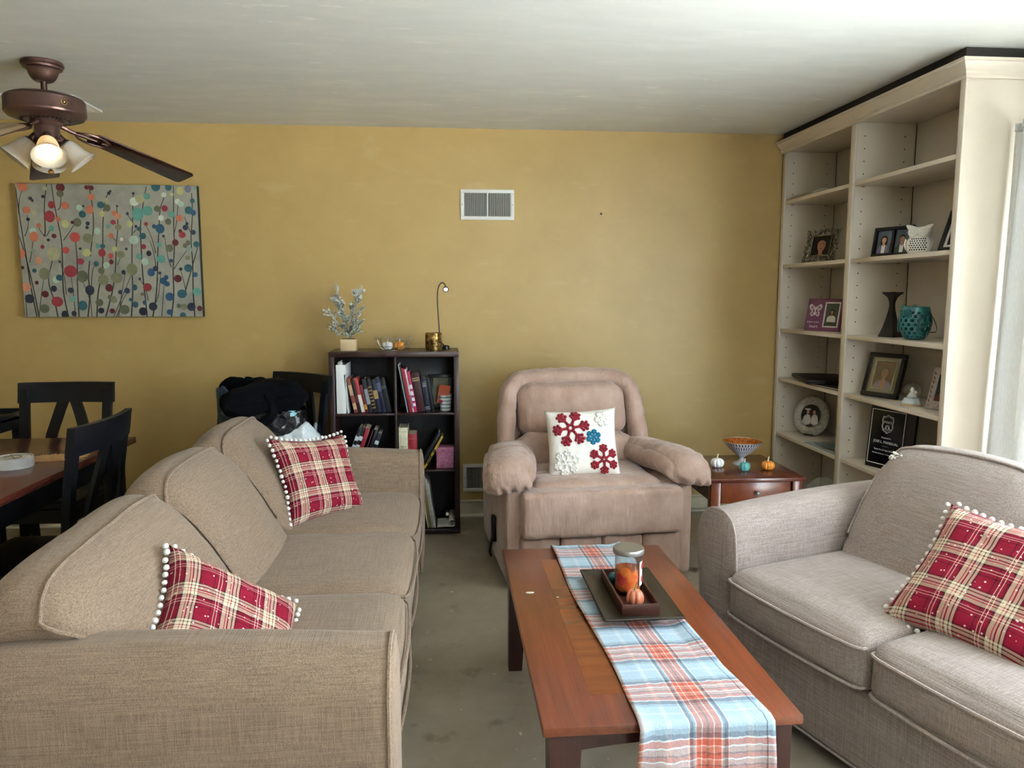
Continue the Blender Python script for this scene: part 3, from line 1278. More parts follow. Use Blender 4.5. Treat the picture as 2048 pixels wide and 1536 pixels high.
def flake(name, cu, cv, R, mat, r, rot, style):
    """cu, cv in 0..1 pillow coordinates"""
    bm = B()
    def P(a, d):
        u = cu + d * cos(a) / .362
        v = cv + d * sin(a) / .345
        q = PF(max(.01, min(.99, u)), max(.01, min(.99, v)), 1)
        return q + Vector((0, 0, r * .35))
    for k in range(6):
        a = rot + k * pi / 3
        inner = R * (.24 if style == 0 else .16)
        tube(bm, [P(a, inner + (R - inner) * i / 5) for i in range(6)], r, 6)
        ball(bm, P(a, R), r * 1.35, 8)
        for fr_, ln in ((.52, .30), (.76, .26)):
            b0 = P(a, R * fr_)
            for sg in (-1, 1):
                aa = a + sg * .85
                pts = []
                for i in range(4):
                    d = R * ln * i / 3
                    x = R * fr_ * cos(a) + d * cos(aa)
                    y = R * fr_ * sin(a) + d * sin(aa)
                    pts.append(P(atan2(y, x), sqrt(x * x + y * y)))
                tube(bm, pts, r * .95, 6)
                ball(bm, pts[-1], r * 1.3, 8)
        # ring round the centre
        tube(bm, [P(a + pi / 3 * i / 4, inner) if style else P(a + pi / 3 * i / 4, inner * (1 if i % 4 == 0 else .72)) for i in range(5)], r, 6)
    return obj(name, bm, mat, pw, ang=180)


o = flake('snowflake', .335, .715, .088, 'felt_red', .0068, .12, 0); o['label'] = 'large dark red felt snowflake'
o = flake('snowflake', .765, .235, .070, 'felt_red', .0060, pi / 2, 1); o['label'] = 'dark red felt snowflake'
o = flake('snowflake', .640, .565, .033, 'felt_teal', .0052, .35, 1); o['label'] = 'small teal felt snowflake'
o = flake('snowflake', .245, .215, .060, 'felt_white', .0075, .3, 1); o['label'] = 'white tufted snowflake'
o = flake('snowflake', .790, .830, .036, 'felt_white', .006, .1, 1); o['label'] = 'small white tufted snowflake'

# ================================================================ coffee table
X0, X1, Y0, Y1, ZT = .205, .803, 1.54, 2.722, .45
ct = thing('coffee_table', 'rectangular cherry wood coffee table with plaid runner on top', 'coffee table', (0, 0, 0))
bm = B(); b2(bm, X0, X1, Y0, Y1, ZT - .022, ZT, .003); top = obj('tabletop', bm, 'cherry', ct)
bm = B(); b2(bm, X0 + .13, X1 - .13, Y0 + .13, Y1 - .13, ZT - .004, ZT + .0009)
obj('inlay_panel', bm, 'cherry_inlay', top, False)
bm = B()
for (a, b_, c, d) in ((X0 + .03, X1 - .03, Y0 + .035, Y0 + .055), (X0 + .03, X1 - .03, Y1 - .055, Y1 - .035)):
    # arched apron along the short sides
    poly = [(a, ZT - .022), (b_, ZT - .022), (b_, ZT - .085)]
    for i in range(13):
        x = b_ + (a - b_) * (i + .0) / 12
        poly.append((x, ZT - .085 + .022 * sin(pi * i / 12)))
    prism(bm, poly, -(d), -(c), Matrix(((1, 0, 0, 0), (0, 0, -1, 0), (0, 1, 0, 0), (0, 0, 0, 1))))
b2(bm, X0 + .035, X0 + .055, Y0 + .05, Y1 - .05, ZT - .09, ZT - .022)
b2(bm, X1 - .055, X1 - .035, Y0 + .05, Y1 - .05, ZT - .09, ZT - .022)
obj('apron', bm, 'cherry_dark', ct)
for xx, yy, sx, sy in ((X0, Y0, 1, 1), (X1, Y0, -1, 1), (X0, Y1, 1, -1), (X1, Y1, -1, -1)):
    bm = B()
    t_ = bmesh.new()
    bmesh.ops.create_cube(t_, size=1)
    for v in t_.verts:
        k = .075 if v.co.z > 0 else .05
        x = k * (v.co.x + .5); y = k * (v.co.y + .5)
        v.co = Vector((xx + sx * (.018 + x), yy + sy * (.018 + y), 0 if v.co.z < 0 else ZT - .022))
    join(bm, t_)
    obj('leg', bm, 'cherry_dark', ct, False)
for (x, y, s) in ((.262, 2.30, .009), (.345, 2.255, .003)):
    bm = B(); prism(bm, ellipse(s * 1.5, s * .7, 14), 0, .0012); o = obj('chip', bm, 'paper', ct); o.location = (x, y, ZT)
    o['label'] = 'pale chip in the tabletop'


# ---------------------------------------------------------------- plaid runner
def runner(u, v, lift=0.0):
    """v runs from the far end over the top and down the near edge; total 1.50 m"""
    s = v * 1.62
    a = .10                                     # drop at the far end
    Lt = Y1 - Y0 + .012
    k = max(0, min(1, (s - a) / Lt))
    xl = .384 + .036 * k + .006 * sin(9 * k + 1)
    xr = .650 + .068 * k + .010 * sin(7 * k + .5)
    x = xl + (xr - xl) * u
    wave = .0028 * (1 + noise.noise(Vector((u * 4, s * 9, 2)))) + .004 * max(0, noise.noise(Vector((u * 2.2, s * 4, 5))))
    e = max(0, (u - .82) / .18)
    wave += .010 * e * max(0, sin(8 * s + 1)) + .004 * max(0, (.1 - u) / .1) * max(0, sin(11 * s))
    if s < a:
        return Vector((x, Y1 + .008 + .02 * (a - s) / a * 0 + wave, ZT - (a - s) + .003))
    if s > a + Lt:
        d = s - a - Lt
        return Vector((x + .008 * sin(9 * d) * (u - .5), Y0 - .007 - wave * 2.2 - .012 * abs(sin(7 * u)) * min(1, d / .1), ZT + .002 - d))
    return Vector((x, Y1 + .006 - (s - a), ZT + .0025 + wave))


bm = B(); grid(bm, runner, 40, 170, uv=lambda u, v: (u, v * 1.62 + .045))
o = obj('table_runner', bm, 'runner_plaid', None, ang=180)
md = o.modifiers.new('cloth', 'SOLIDIFY'); md.thickness = .0016; md.offset = 1
tag(o, 'plaid table runner in pale blue, white and rust on the coffee table', 'table runner')

# ---------------------------------------------------------------- tray, box, jar, pumpkins
plain('tray_metal', '3b342b', .35, metal=.35, var=.25, vscale=8)
TZ = ZT + .008
tr = thing('display_tray', 'dark rectangular footed tray on the plaid runner', 'tray', (.555, 2.185, TZ))
bm = B()
hx, hy = .117, .198
rows = [(hx, hy, .030), (hx - .002, hy - .002, .033), (hx - .05, hy - .05, .018), (.0, .0, .018)]
low = [(hx, hy, .028), (hx - .052, hy - .052, .013), (0, 0, .013)]
def rect_rows(bm, rows):
    prev = None
    for a, b_, z in rows:
        q = [bm.verts.new((sx * a, sy * b_, z)) for sx, sy in ((-1, -1), (1, -1), (1, 1), (-1, 1))] if a > 0 else [bm.verts.new((0, 0, z))]
        if prev:
            for i in range(4):
                j = (i + 1) % 4
                bm.faces.new((prev[i], prev[j], q[j], q[i]) if len(q) == 4 else (prev[i], prev[j], q[0]))
        prev = q
rect_rows(bm, list(reversed(low))[1:][::-1] + [low[-1]])
rect_rows(bm, rows)
obj('plate', bm, 'tray_metal', tr, True, 20)
for sx in (-1, 1):
    for sy in (-1, 1):
        bm = B(); box(bm, (sx * .042, sy * .125, .0065), (.032, .032, .013), .002); obj('foot', bm, 'black_plastic', tr)
wood('walnut_box', '2e1510', '4b261c', .35, axis=1)
BZ = TZ + .0185
tb = thing('wooden_box', 'small open dark wood box tray holding the candle jar', 'wooden tray', (.556, 2.185, BZ))
bm = B(); b2(bm, -.052, .052, -.142, .142, 0, .005); obj('bottom', bm, 'walnut_box', tb, False)
for a in ((-.056, .056, -.146, -.140), (-.056, .056, .140, .146), (-.056, -.050, -.140, .140), (.050, .056, -.140, .140)):
    bm = B(); b2(bm, *a, 0, .034, .001); obj('side_board', bm, 'walnut_box', tb)
JZ = BZ + .005
jar = thing('candle_jar', 'tall glass candle jar with fruit print and grey metal lid', 'candle', (.558, 2.205, JZ))
plain('wax_orange', 'd23a1a', .6, var=.0, c2='ee8c34', vscale=28)
plain('label_white', 'ece6df', .6, var=.02)
plain('label_red', 'b8252a', .6, var=.1)
bm = B(); lathe(bm, [(0, .012), (.037, .012), (.038, .016), (.038, .080), (.0, .082)], 28); obj('wax', bm, 'wax_orange', jar)
bm = B(); lathe(bm, [(0, 0), (.0405, 0), (.042, .003), (.042, .128), (.0405, .128), (.0405, .010), (0, .009)], 32); obj('glass', bm, 'clear_glass', jar)
bm = B(); lathe(bm, [(0, .128), (.0475, .128), (.048, .130), (.048, .141), (.0465, .1435), (0, .1435)], 32); obj('lid', bm, 'brushed_metal', jar)
bm = B(); grid(bm, lambda u, v: Vector((.0424 * cos(-.85 + u * 1.5), .0424 * sin(-.85 + u * 1.5), .03 + v * .075)), 12, 2)
lb = obj('label', bm, 'label_white', jar)
bm = B()
for (a, z, r) in ((-.45, .09, .010), (-.1, .045, .012), (-.5, .05, .009), (.1, .085, .008)):
    prism(bm, ellipse(r, r * 1.1, 12), .0426, .0430, Matrix.Rotation(a, 4, 'Z') @ Matrix(((0, 0, 1, 0), (1, 0, 0, 0), (0, 1, 0, z), (0, 0, 0, 1))))
obj('fruit_print', bm, 'label_red', lb)
for i, (a, z, r) in enumerate(((-1.75, .040, .024), (-2.35, .052, .020), (-1.35, .06, .017), (-2.0, .075, .018))):
    bm = B(); grid(bm, lambda u, v, a=a, z=z, r=r: Vector((.0415 * cos(a + r * 25 * (v) * cos(2 * pi * u) * .9), .0415 * sin(a + r * 25 * v * cos(2 * pi * u) * .9), z + r * v * sin(2 * pi * u))), 20, 4)
    obj('fruit_print', bm, ('wax_orange', 'label_red', 'wax_orange', 'wax_orange')[i], jar)


def pumpkin(name, label, mat, stemmat, loc, r, hfac, lobes=9, group='little decorative pumpkins', rz=0):
    t = thing(name, label, 'pumpkin', loc, rz, group)
    h = r * hfac
    prof = []
    n = 12
    for i in range(n + 1):
        a = -pi / 2 + pi * i / n
        rr = r * max(0, cos(a)) ** .72
        z = h * (sin(a) + 1) - (.16 * h * math.exp(-(rr / (r * .35)) ** 2) if i > n / 2 else -.10 * h * math.exp(-(rr / (r * .35)) ** 2))
        prof.append((0 if i in (0, n) else rr, z))
    z0 = min(p[1] for p in prof)
    prof = [(a, b - z0) for a, b in prof]
    bm = B(); lathe(bm, prof, lobes * 8, None, 1, 1, lobes, .20)
    obj('body', bm, mat, t, ang=180)
    zt = prof[-1][1] - .05 * r
    bm = B(); tube(bm, [(0, 0, zt), (.0, .0, zt + .25 * r), (.06 * r, 0, zt + .55 * r), (.16 * r, .05 * r, zt + .75 * r)], .1, 8, rads=[.16 * r, .11 * r, .09 * r, .10 * r])
    obj('stem', bm, stemmat, t)
    return t


plain('pumpkin_copper', 'b3694c', .35, var=.1, vscale=30)
plain('pumpkin_teal_dark', '1f5561', .4, var=.15, vscale=30)
plain('pumpkin_teal', '5aa3a0', .4, var=.1, vscale=30)
plain('pumpkin_orange', 'd9892c', .35, var=.1, vscale=30)
plain('pumpkin_white', 'e6e6e6', .4, var=.04, vscale=30)
plain('stem_olive', '8a7d5e', .6, var=.15)
plain('stem_cream', 'd8c9a8', .6, var=.1)
pumpkin('decor_pumpkin', 'copper orange pumpkin in the wooden box in front of the candle', 'pumpkin_copper', 'stem_olive', (.552, 2.093, JZ), .0265, 1.05, 7)
pumpkin('decor_pumpkin', 'dark teal pumpkin in the wooden box behind the candle', 'pumpkin_teal_dark', 'stem_olive', (.532, 2.275, JZ), .022, .85, 7)

# ================================================================ end table
ex0, ex1, ey0, ey1, EZ = 1.287, 1.778, 3.50, 4.045, .50
et = thing('end_table', 'square cherry wood end table between the recliner and the bookshelf', 'end table', (0, 0, 0))
bm = B(); b2(bm, ex0, ex1, ey0, ey1, EZ - .02, EZ, .003); obj('tabletop', bm, 'dining_wood', et)
bm = B(); b2(bm, ex0 + .03, ex1 - .03, ey1 - .05, ey1 - .03, EZ - .13, EZ - .02); b2(bm, ex0 + .03, ex0 + .05, ey0 + .05, ey1 - .05, EZ - .13, EZ - .02)
b2(bm, ex1 - .05, ex1 - .03, ey0 + .05, ey1 - .05, EZ - .13, EZ - .02)
obj('apron', bm, 'cherry_dark', et)
bm = B(); b2(bm, ex0 + .065, ex1 - .072, ey0 + .015, ey0 + .035, EZ - .128, EZ - .024, .002); dr = obj('drawer_front', bm, 'cherry', et)
bm = B(); cyl(bm, .004, 0, .012, 10, T((ex0 + ex1) / 2, ey0 + .015, EZ - .076, rx=90)); ball(bm, ((ex0 + ex1) / 2, ey0 + .001, EZ - .076), .011)
obj('knob', bm, 'brushed_metal', dr)
for xx, yy in ((ex0 + .037, ey0 + .037), (ex1 - .037, ey0 + .037), (ex0 + .037, ey1 - .037), (ex1 - .037, ey1 - .037)):
    bm = B(); box(bm, (xx, yy, (EZ - .02) / 2), (.05, .05, EZ - .02), .003); obj('leg', bm, 'cherry', et)
pumpkin('decor_pumpkin', 'white pumpkin on the end table beside the recliner arm', 'pumpkin_white', 'stem_cream', (1.418, 3.76, EZ), .0352, .72)
pumpkin('decor_pumpkin', 'light teal pumpkin on the end table in front of the footed bowl', 'pumpkin_teal', 'stem_cream', (1.527, 3.666, EZ), .0281, .88)
pumpkin('decor_pumpkin', 'orange pumpkin on the end table beside the footed bowl', 'pumpkin_orange', 'stem_cream', (1.659, 3.68, EZ), .0343, .72)


def mosaic():
    m, nt, b = newmat('mosaic_silver')
    tc = N(nt, 'ShaderNodeTexCoord')
    br = N(nt, 'ShaderNodeTexBrick')
    br.inputs['Scale'].default_value = 1.0
    br.inputs['Brick Width'].default_value = .5 / 20
    br.inputs['Row Height'].default_value = .1
    br.inputs['Mortar Size'].default_value = .007
    br.inputs['Color1'].default_value = lin('3a4260')
    br.inputs['Color2'].default_value = lin('54607e')
    br.inputs['Mortar'].default_value = lin('e9e9ec')
    nt.links.new(tc.outputs['UV'], br.inputs['Vector'])
    nt.links.new(br.outputs[0], b.inputs['Base Color'])
    b.inputs['Roughness'].default_value = .3
    b.inputs['Metallic'].default_value = .3


mosaic()
plain('bowl_copper', '7d3512', .25, metal=.3, var=0, c2='b8702a', vscale=60)
bw = thing('footed_bowl', 'footed silver mosaic bowl with copper interior on the end table', 'bowl', (1.577, 3.825, EZ))
bw.scale = (1, 1, 1)
prof = spl([(.046, 0), (.040, .008), (.020, .018), (.012, .030), (.018, .042), (.045, .062), (.080, .095), (.106, .124)], 4)
bm = B(); grid(bm, lambda u, v: Vector((prof[min(int(v * (len(prof) - 1)), len(prof) - 1)].x * cos(2 * pi * u), prof[min(int(v * (len(prof) - 1)), len(prof) - 1)].x * sin(2 * pi * u), prof[min(int(v * (len(prof) - 1)), len(prof) - 1)].y)), 49, len(prof), uv=lambda u, v: (u + v * .05, v))
obj('outside', bm, 'mosaic_silver', bw, ang=60)
bm = B(); lathe(bm, [(0, .040), (.018, .046), (.045, .066), (.080, .099), (.1035, .124)], 48); obj('inside', bm, 'bowl_copper', bw, ang=60)
bm = B(); tube(bm, [(.105 * cos(a * pi / 24), .105 * sin(a * pi / 24), .1245) for a in range(48)], .0022, 6, True); obj('rim', bm, 'silver', bw)
bm = B(); lathe(bm, [(0, 0.0005), (.045, 0.0005)], 24); obj('base', bm, 'silver', bw)


# ================================================================ dining corner
dt = thing('dining_table', 'dark cherry topped dining table with black apron behind the sofa', 'dining table', (0, 0, 0))
dx0, dx1, dy0, dy1, DZ = -2.62, -1.425, 2.05, 3.545, .752
bm = B(); b2(bm, dx0, dx1, dy0, dy1, DZ - .028, DZ, .004); obj('tabletop', bm, 'dining_wood', dt)
bm = B()
b2(bm, dx0 + .04, dx1 - .04, dy0 + .04, dy0 + .06, DZ - .12, DZ - .028); b2(bm, dx0 + .04, dx1 - .04, dy1 - .06, dy1 - .04, DZ - .12, DZ - .028)
b2(bm, dx0 + .04, dx0 + .06, dy0 + .06, dy1 - .06, DZ - .12, DZ - .028); b2(bm, dx1 - .06, dx1 - .04, dy0 + .06, dy1 - .06, DZ - .12, DZ - .028)
obj('apron', bm, 'black_lacquer', dt)
for xx in (dx0 + .075, dx1 - .075):
    for yy in (dy0 + .075, dy1 - .075):
        bm = B(); box(bm, (xx, yy, (DZ - .028) / 2), (.07, .07, DZ - .028), .004); obj('leg', bm, 'black_lacquer', dt)


def dining_chair(label, loc, rz):
    """faces -y, back posts at y=+.20"""
    t = thing('dining_chair', label, 'chair', loc, rz, 'black dining chairs')
    w = .205
    bm = B(); cushion(bm, (0, -.01, .445), (.215, .205, .022), .015, 6, (0, 0, .006)); obj('seat', bm, 'black_lacquer', t, ang=60)
    bm = B()
    b2(bm, -.19, .19, -.19, -.17, .36, .425); b2(bm, -.19, .19, .165, .185, .36, .425)
    b2(bm, -.195, -.175, -.18, .18, .36, .425); b2(bm, .175, .195, -.18, .18, .36, .425)
    obj('seat_rail', bm, 'black_lacquer', t)
    for sx in (-1, 1):
        bm = B()
        bx_ = bmesh.new(); bmesh.ops.create_cube(bx_, size=1)
        for v in bx_.verts:
            k = .042 if v.co.z > 0 else .030
            v.co = Vector((sx * .180 + v.co.x * k, -.185 + v.co.y * k, 0 if v.co.z < 0 else .425))
        join(bm, bx_); obj('leg', bm, 'black_lacquer', t, False)
        # rear leg rising into the back post, splayed backwards
        P_ = spl([(sx * .185, .235, 0), (sx * .185, .195, .25), (sx * .188, .180, .45), (sx * .195, .200, .70), (sx * .200, .235, .935)], 4)
        bm = B()
        rings = []
        for p in P_:
            k = .020 if .2 < p.z < .9 else .016
            rings.append([bm.verts.new((p.x + a * k, p.y + b_ * .014, p.z)) for a, b_ in ((-1, -1), (1, -1), (1, 1), (-1, 1))])
        for a, b_ in zip(rings, rings[1:]):
            for i in range(4):
                j = (i + 1) % 4
                bm.faces.new((a[i], a[j], b_[j], b_[i]))
        bm.faces.new(rings[0]); bm.faces.new(rings[-1])
        obj('leg', bm, 'black_lacquer', t, False)
        bm = B(); b2(bm, sx * .182 - .009, sx * .182 + .009, -.17, .19, .16, .185, .003); obj('stretcher', bm, 'black_lacquer', t)
    bm = B(); b2(bm, -.175, .175, .0, .018, .163, .183, .003); obj('stretcher', bm, 'black_lacquer', t)
    # curved crest rail
    bm = B()
    def crest(u, v, side):
        x = -.228 + .456 * u
        z = .862 + .100 * v
        y = .225 + (z - .862) * .15 + .030 * (1 - (2 * u - 1) ** 2) * 1.0
        return Vector((x, y + side * .013, z))
    V1 = [[bm.verts.new(crest(i / 12, j / 3, -1)) for j in range(4)] for i in range(13)]
    V2 = [[bm.verts.new(crest(i / 12, j / 3, 1)) for j in range(4)] for i in range(13)]
    for i in range(12):
        for j in range(3):
            bm.faces.new((V1[i][j], V1[i + 1][j], V1[i + 1][j + 1], V1[i][j + 1]))
            bm.faces.new((V2[i][j + 1], V2[i + 1][j + 1], V2[i + 1][j], V2[i][j]))
        bm.faces.new((V1[i][3], V1[i + 1][3], V2[i + 1][3], V2[i][3]))
        bm.faces.new((V1[i + 1][0], V1[i][0], V2[i][0], V2[i + 1][0]))
    for i in (0, 12):
        for j in range(3):
            bm.faces.new((V1[i][j], V1[i][j + 1], V2[i][j + 1], V2[i][j]))
    obj('crest_rail', bm, 'black_lacquer', t)
    # two splats that part below the crest
    for sx in (-1, 1):
        q = spl([(sx * .030, .258, .868), (sx * .058, .243, .78), (sx * .084, .222, .68), (sx * .086, .205, .58), (sx * .062, .190, .47)], 5)
        bm = B(); rings = []
        for p in q:
            rings.append([bm.verts.new((p.x + a * .026, p.y + b_ * .008, p.z)) for a, b_ in ((-1, -1), (1, -1), (1, 1), (-1, 1))])
        for a, b_ in zip(rings, rings[1:]):
            for i in range(4):
                j = (i + 1) % 4
                bm.faces.new((a[i], a[j], b_[j], b_[i]))
        bm.faces.new(rings[0]); bm.faces.new(rings[-1])
        obj('splat', bm, 'black_lacquer', t, False)
    return t


dining_chair('black wooden dining chair tucked in behind the long sofa back', (-1.475, 2.79, 0), -90)
dining_chair('black wooden dining chair on the wall side of the dining table', (-1.905, 3.70, 0), 0)
dining_chair('black wooden dining chair beside the dark bookcase, loaded with bags', (-.955, 4.10, 0), -38)

# black stand with a raised rim, cut by the picture edge
ts = thing('tray_stand', 'low black wooden stand with rimmed top at the left wall side of the dining table', 'stand', (-2.43, 3.98, 0))
bm = B(); b2(bm, -.24, .24, -.14, .14, .765, .785, .004); obj('top', bm, 'black_lacquer', ts)
bm = B()
b2(bm, -.24, .24, -.14, -.122, .72, .80, .006); b2(bm, -.24, .24, .122, .14, .72, .81, .006)
b2(bm, -.24, -.222, -.122, .122, .72, .805, .006); b2(bm, .222, .24, -.122, .122, .72, .805, .006)
obj('rim', bm, 'black_lacquer', ts)
for sx in (-1, 1):
    for sy in (-1, 1):
        bm = B(); box(bm, (sx * .19, sy * .105, .36), (.035, .035, .72), .003); obj('leg', bm, 'black_lacquer', ts)

# coaster set on the table
plain('marble', 'e2e2df', .3, var=0, c2='b9bcbd', vscale=18)
cs = thing('coaster_set', 'round white marble coaster set in its holder on the dining table', 'coasters', (-1.635, 2.945, DZ))
bm = B()
lathe(bm, [(0, 0), (.064, 0), (.066, .003), (.066, .040), (.062, .040), (.062, .006), (0, .006)], 40)
obj('holder', bm, 'marble', cs)
src = None
for k in range(4):
    if src is None:
        bm = B(); lathe(bm, [(0, 0), (.056, 0), (.057, .002), (.057, .005), (.056, .007), (0, .007)], 32)
        src = obj('coaster', bm, 'marble', cs); src.location = (0, 0, .007)
    else:
        child('coaster', src, cs, T(0, 0, .007 + .0078 * k))
bm = B()
tube(bm, spl([(-.03, -.01, .040), (.0, .01, .044), (.03, .0, .041), (.02, -.03, .040), (-.02, .02, .043)], 6), .002, 6)
obj('cord', bm, 'stem_olive', cs)

# flat tan patch with frayed edges
plain('tan_flat', 'b08a5c', .85, var=.25, vscale=60)
mt = thing('tan_patch', 'flat tan patch with frayed edges lying on the dining table', 'mat', (-1.555, 3.10, DZ), 12)
bm = B(); b2(bm, -.075, .075, -.06, .06, 0, .0025); obj('weave', bm, 'tan_flat', mt, False)
bm = B()
rs = random.Random(4)
for i in range(46):
    a = rs.random() * .15 - .075
    sd = 1 if i % 2 else -1
    x, y = a, sd * .058
    tube(bm, [(x, y, .0015), (x + rs.uniform(-.006, .006), y + sd * rs.uniform(.012, .03), .002)], .0012, 4)
    y2 = rs.uniform(-.058, .058)
    tube(bm, [(sd * .073, y2, .0015), (sd * (.073 + rs.uniform(.015, .04)), y2 + rs.uniform(-.006, .006), .002)], .0012, 4)
o = obj('fringe', bm, 'tan_flat', mt); o['kind'] = 'stuff'


# ================================================================ bags and coat on the spare chair
def bagmat(name, c1, c2, rough, sc, strength, coat=0.0, alpha=1.0):
    m, nt, b = newmat(name)
    v = coords(nt)
    f = noisef(nt, v, sc, 6, .65)
    nt.links.new(ramp(nt, f, [(.35, c1), (.65, c2)]), b.inputs['Base Color'])
    b.inputs['Roughness'].default_value = rough
    b.inputs['Coat Weight'].default_value = coat
    b.inputs['Alpha'].default_value = alpha
    vo = N(nt, 'ShaderNodeTexVoronoi'); vo.inputs['Scale'].default_value = sc * 1.3
    nt.links.new(v, vo.inputs['Vector'])
    h = mathn(nt, 'ADD', f, mathn(nt, 'MULTIPLY', vo.outputs['Distance'], .8))
    bump(nt, b, h, strength, .03)


bagmat('bag_black', '07080a', '121418', .22, 16, .9, .4)
bagmat('bag_blue', '1a2848', '46606a', .5, 7, .4)
bagmat('bag_white', 'c4cfd6', 'e6edf0', .3, 10, .7)
bagmat('bag_grey', '8d9498', 'b9bfc2', .3, 10, .6)
plain('navy_cloth', '08090f', .95, var=.35, vscale=30, bmp=.25, spec=.15)
plain('teal_pack', '3fb1bd', .35, var=0, c2='dfeff0', vscale=40)


def lumpy(half, r, amp, sc, seed, n=16, warp=None, crown=(0, 0, 0)):
    bm = B(); cushion(bm, (0, 0, 0), half, r, n, crown, warp, amp, sc, seed)
    return bm


def open_bag(t, mat, w, d, h, seed, flare=.0):
    """crumpled open-topped bag standing at z=0"""
    bm = B()
    def f(u, v):
        a = 2 * pi * u
        e = 3.2
        cx_ = math.copysign(abs(cos(a)) ** (2 / e), cos(a)); sy_ = math.copysign(abs(sin(a)) ** (2 / e), sin(a))
        k = .92 + flare * v + .06 * sin(pi * min(1, v * 1.1))
        nz = noise.noise(Vector((cx_ * 2 + seed, sy_ * 2, v * 3)))
        n2 = noise.noise(Vector((cx_ * 6 + seed, sy_ * 6, v * 7)))
        k += .07 * nz * v + .035 * n2
        z = h * v + (.03 * noise.noise(Vector((cx_ * 3 + seed, sy_ * 3, 8))) * v ** 4)
        return Vector((w / 2 * cx_ * k, d / 2 * sy_ * k, z))
    V = grid(bm, f, 56, 22, closeu=True)
    bm.faces.new([V[i][0] for i in range(56)])
    o = obj('bag_body', bm, mat, t, ang=70)
    md = o.modifiers.new('film', 'SOLIDIFY'); md.thickness = .002
    return o


# blue patterned shopping bag
bb = thing('shopping_bag', 'dark blue patterned reusable shopping bag at the wall end of the bag pile', 'bag', (-1.105, 4.20, .47), -15)
open_bag(bb, 'bag_blue', .27, .20, .43, 3, .08)
bm = B(); bm2 = lumpy((.105, .07, .05), .045, .03, 11, 4); o = obj('stuffing', bm2, 'navy_cloth', bb, ang=180); o.location = (.0, 0, .43); bm.free()
for sy in (-1, 1):
    bm = B()
    pts = spl([(-.045, sy * .08, .36), (-.03, sy * .07, .455), (.0, sy * .05, .472), (.05, sy * .04, .462), (.085, sy * .03, .45)], 6)
    tube(bm, pts, .009, 6); obj('handle', bm, 'navy_cloth', bb)
# black glossy bag
kb = thing('plastic_bag', 'shiny black plastic bag piled on the spare dining chair', 'bag', (-.905, 4.01, .471), 10)
open_bag(kb, 'bag_black', .34, .24, .33, 8, .06)
bm2 = lumpy((.13, .08, .10), .07, .02, 9, 14); o = obj('stuffing', bm2, 'bag_black', kb, ang=180); o.location = (0, 0, .23)
# teal packet poking out of the black bag
tp = thing('snack_packet', 'turquoise and white packet poking out of the black bag', 'packet', (-.82, 3.935, .775), 15)
bm = B(); cushion(bm, (0, 0, 0), (.035, .012, .042), .010, 6, (0, .006, 0), None, .004, 30, 2); o = obj('wrapper', bm, 'teal_pack', tp, ang=180); o.rotation_euler = (.3, .5, 0)
bm = B()
for i in range(12):
    box(bm, (-.033 + .006 * i, 0, .0445), (.005, .002, .008))
o = obj('crimped_end', bm, 'teal_pack', tp, False); o.rotation_euler = (.3, .5, 0)


# dark coat thrown over the bags
def coat_w(p, u):
    p.z -= .30 * (p.x ** 2) * 2.0 + .2 * max(0, -u.y) ** 2 * .22
    p.z += .022 * sin(13 * p.x + 7 * p.y) + .02 * noise.noise(Vector((p.x * 7, p.y * 7, 1)))
    return p


ck = thing('coat', 'dark navy coat draped over the bags on the spare chair', 'coat', (-.955, 4.02, .885), 5)
bm = B(); cushion(bm, (0, 0, 0), (.205, .13, .055), .05, 22, (.02, .02, .01), coat_w, .018, 8, 3); obj('body', bm, 'navy_cloth', ck, ang=180)
bm = B()
tube(bm, spl([(.03, -.09, .0), (.06, -.13, -.05), (.05, -.14, -.10), (.0, -.14, -.14)], 6), .026, 12)
obj('sleeve', bm, 'navy_cloth', ck)
bm = B()
tube(bm, spl([(.05, -.07, .02), (.13, -.09, -.01), (.19, -.06, -.06)], 6), .024, 12)
obj('collar', bm, 'navy_cloth', ck)

# white plastic bags standing behind the far sofa arm
wb = thing('plastic_bag', 'stuffed white plastic bag behind the far arm of the long sofa', 'bag', (-.80, 3.99, 0), 0)
def wb_w(p, u):
    p.x *= 1 - .25 * max(0, u.z) ** 2
    p.z += .03 * noise.noise(Vector((p.x * 9, p.y * 9, 3))) * max(0, u.z)
    return p
bm2 = lumpy((.15, .10, .36), .09, .024, 9, 7, 24, wb_w); o = obj('body', bm2, 'bag_white', wb, ang=60); o.location = (0, 0, .37)
bm = B()
tube(bm, spl([(-.06, 0, .70), (-.05, -.02, .735), (.0, -.03, .735), (.04, -.01, .705)], 6), .014, 8)
obj('handle', bm, 'bag_white', wb)
gb = thing('plastic_bag', 'translucent grey plastic bag beside the bookcase foot', 'bag', (-.715, 4.155, 0), 0)
bm2 = lumpy((.045, .09, .33), .04, .02, 9, 17, 16, wb_w); o = obj('body', bm2, 'bag_grey', gb, ang=180); o.location = (0, 0, .335)
bm = B(); tube(bm, spl([(0, -.03, .65), (0, -.02, .69), (0, .02, .69), (0, .03, .65)], 6), .01, 8); obj('handle', bm, 'bag_grey', gb)


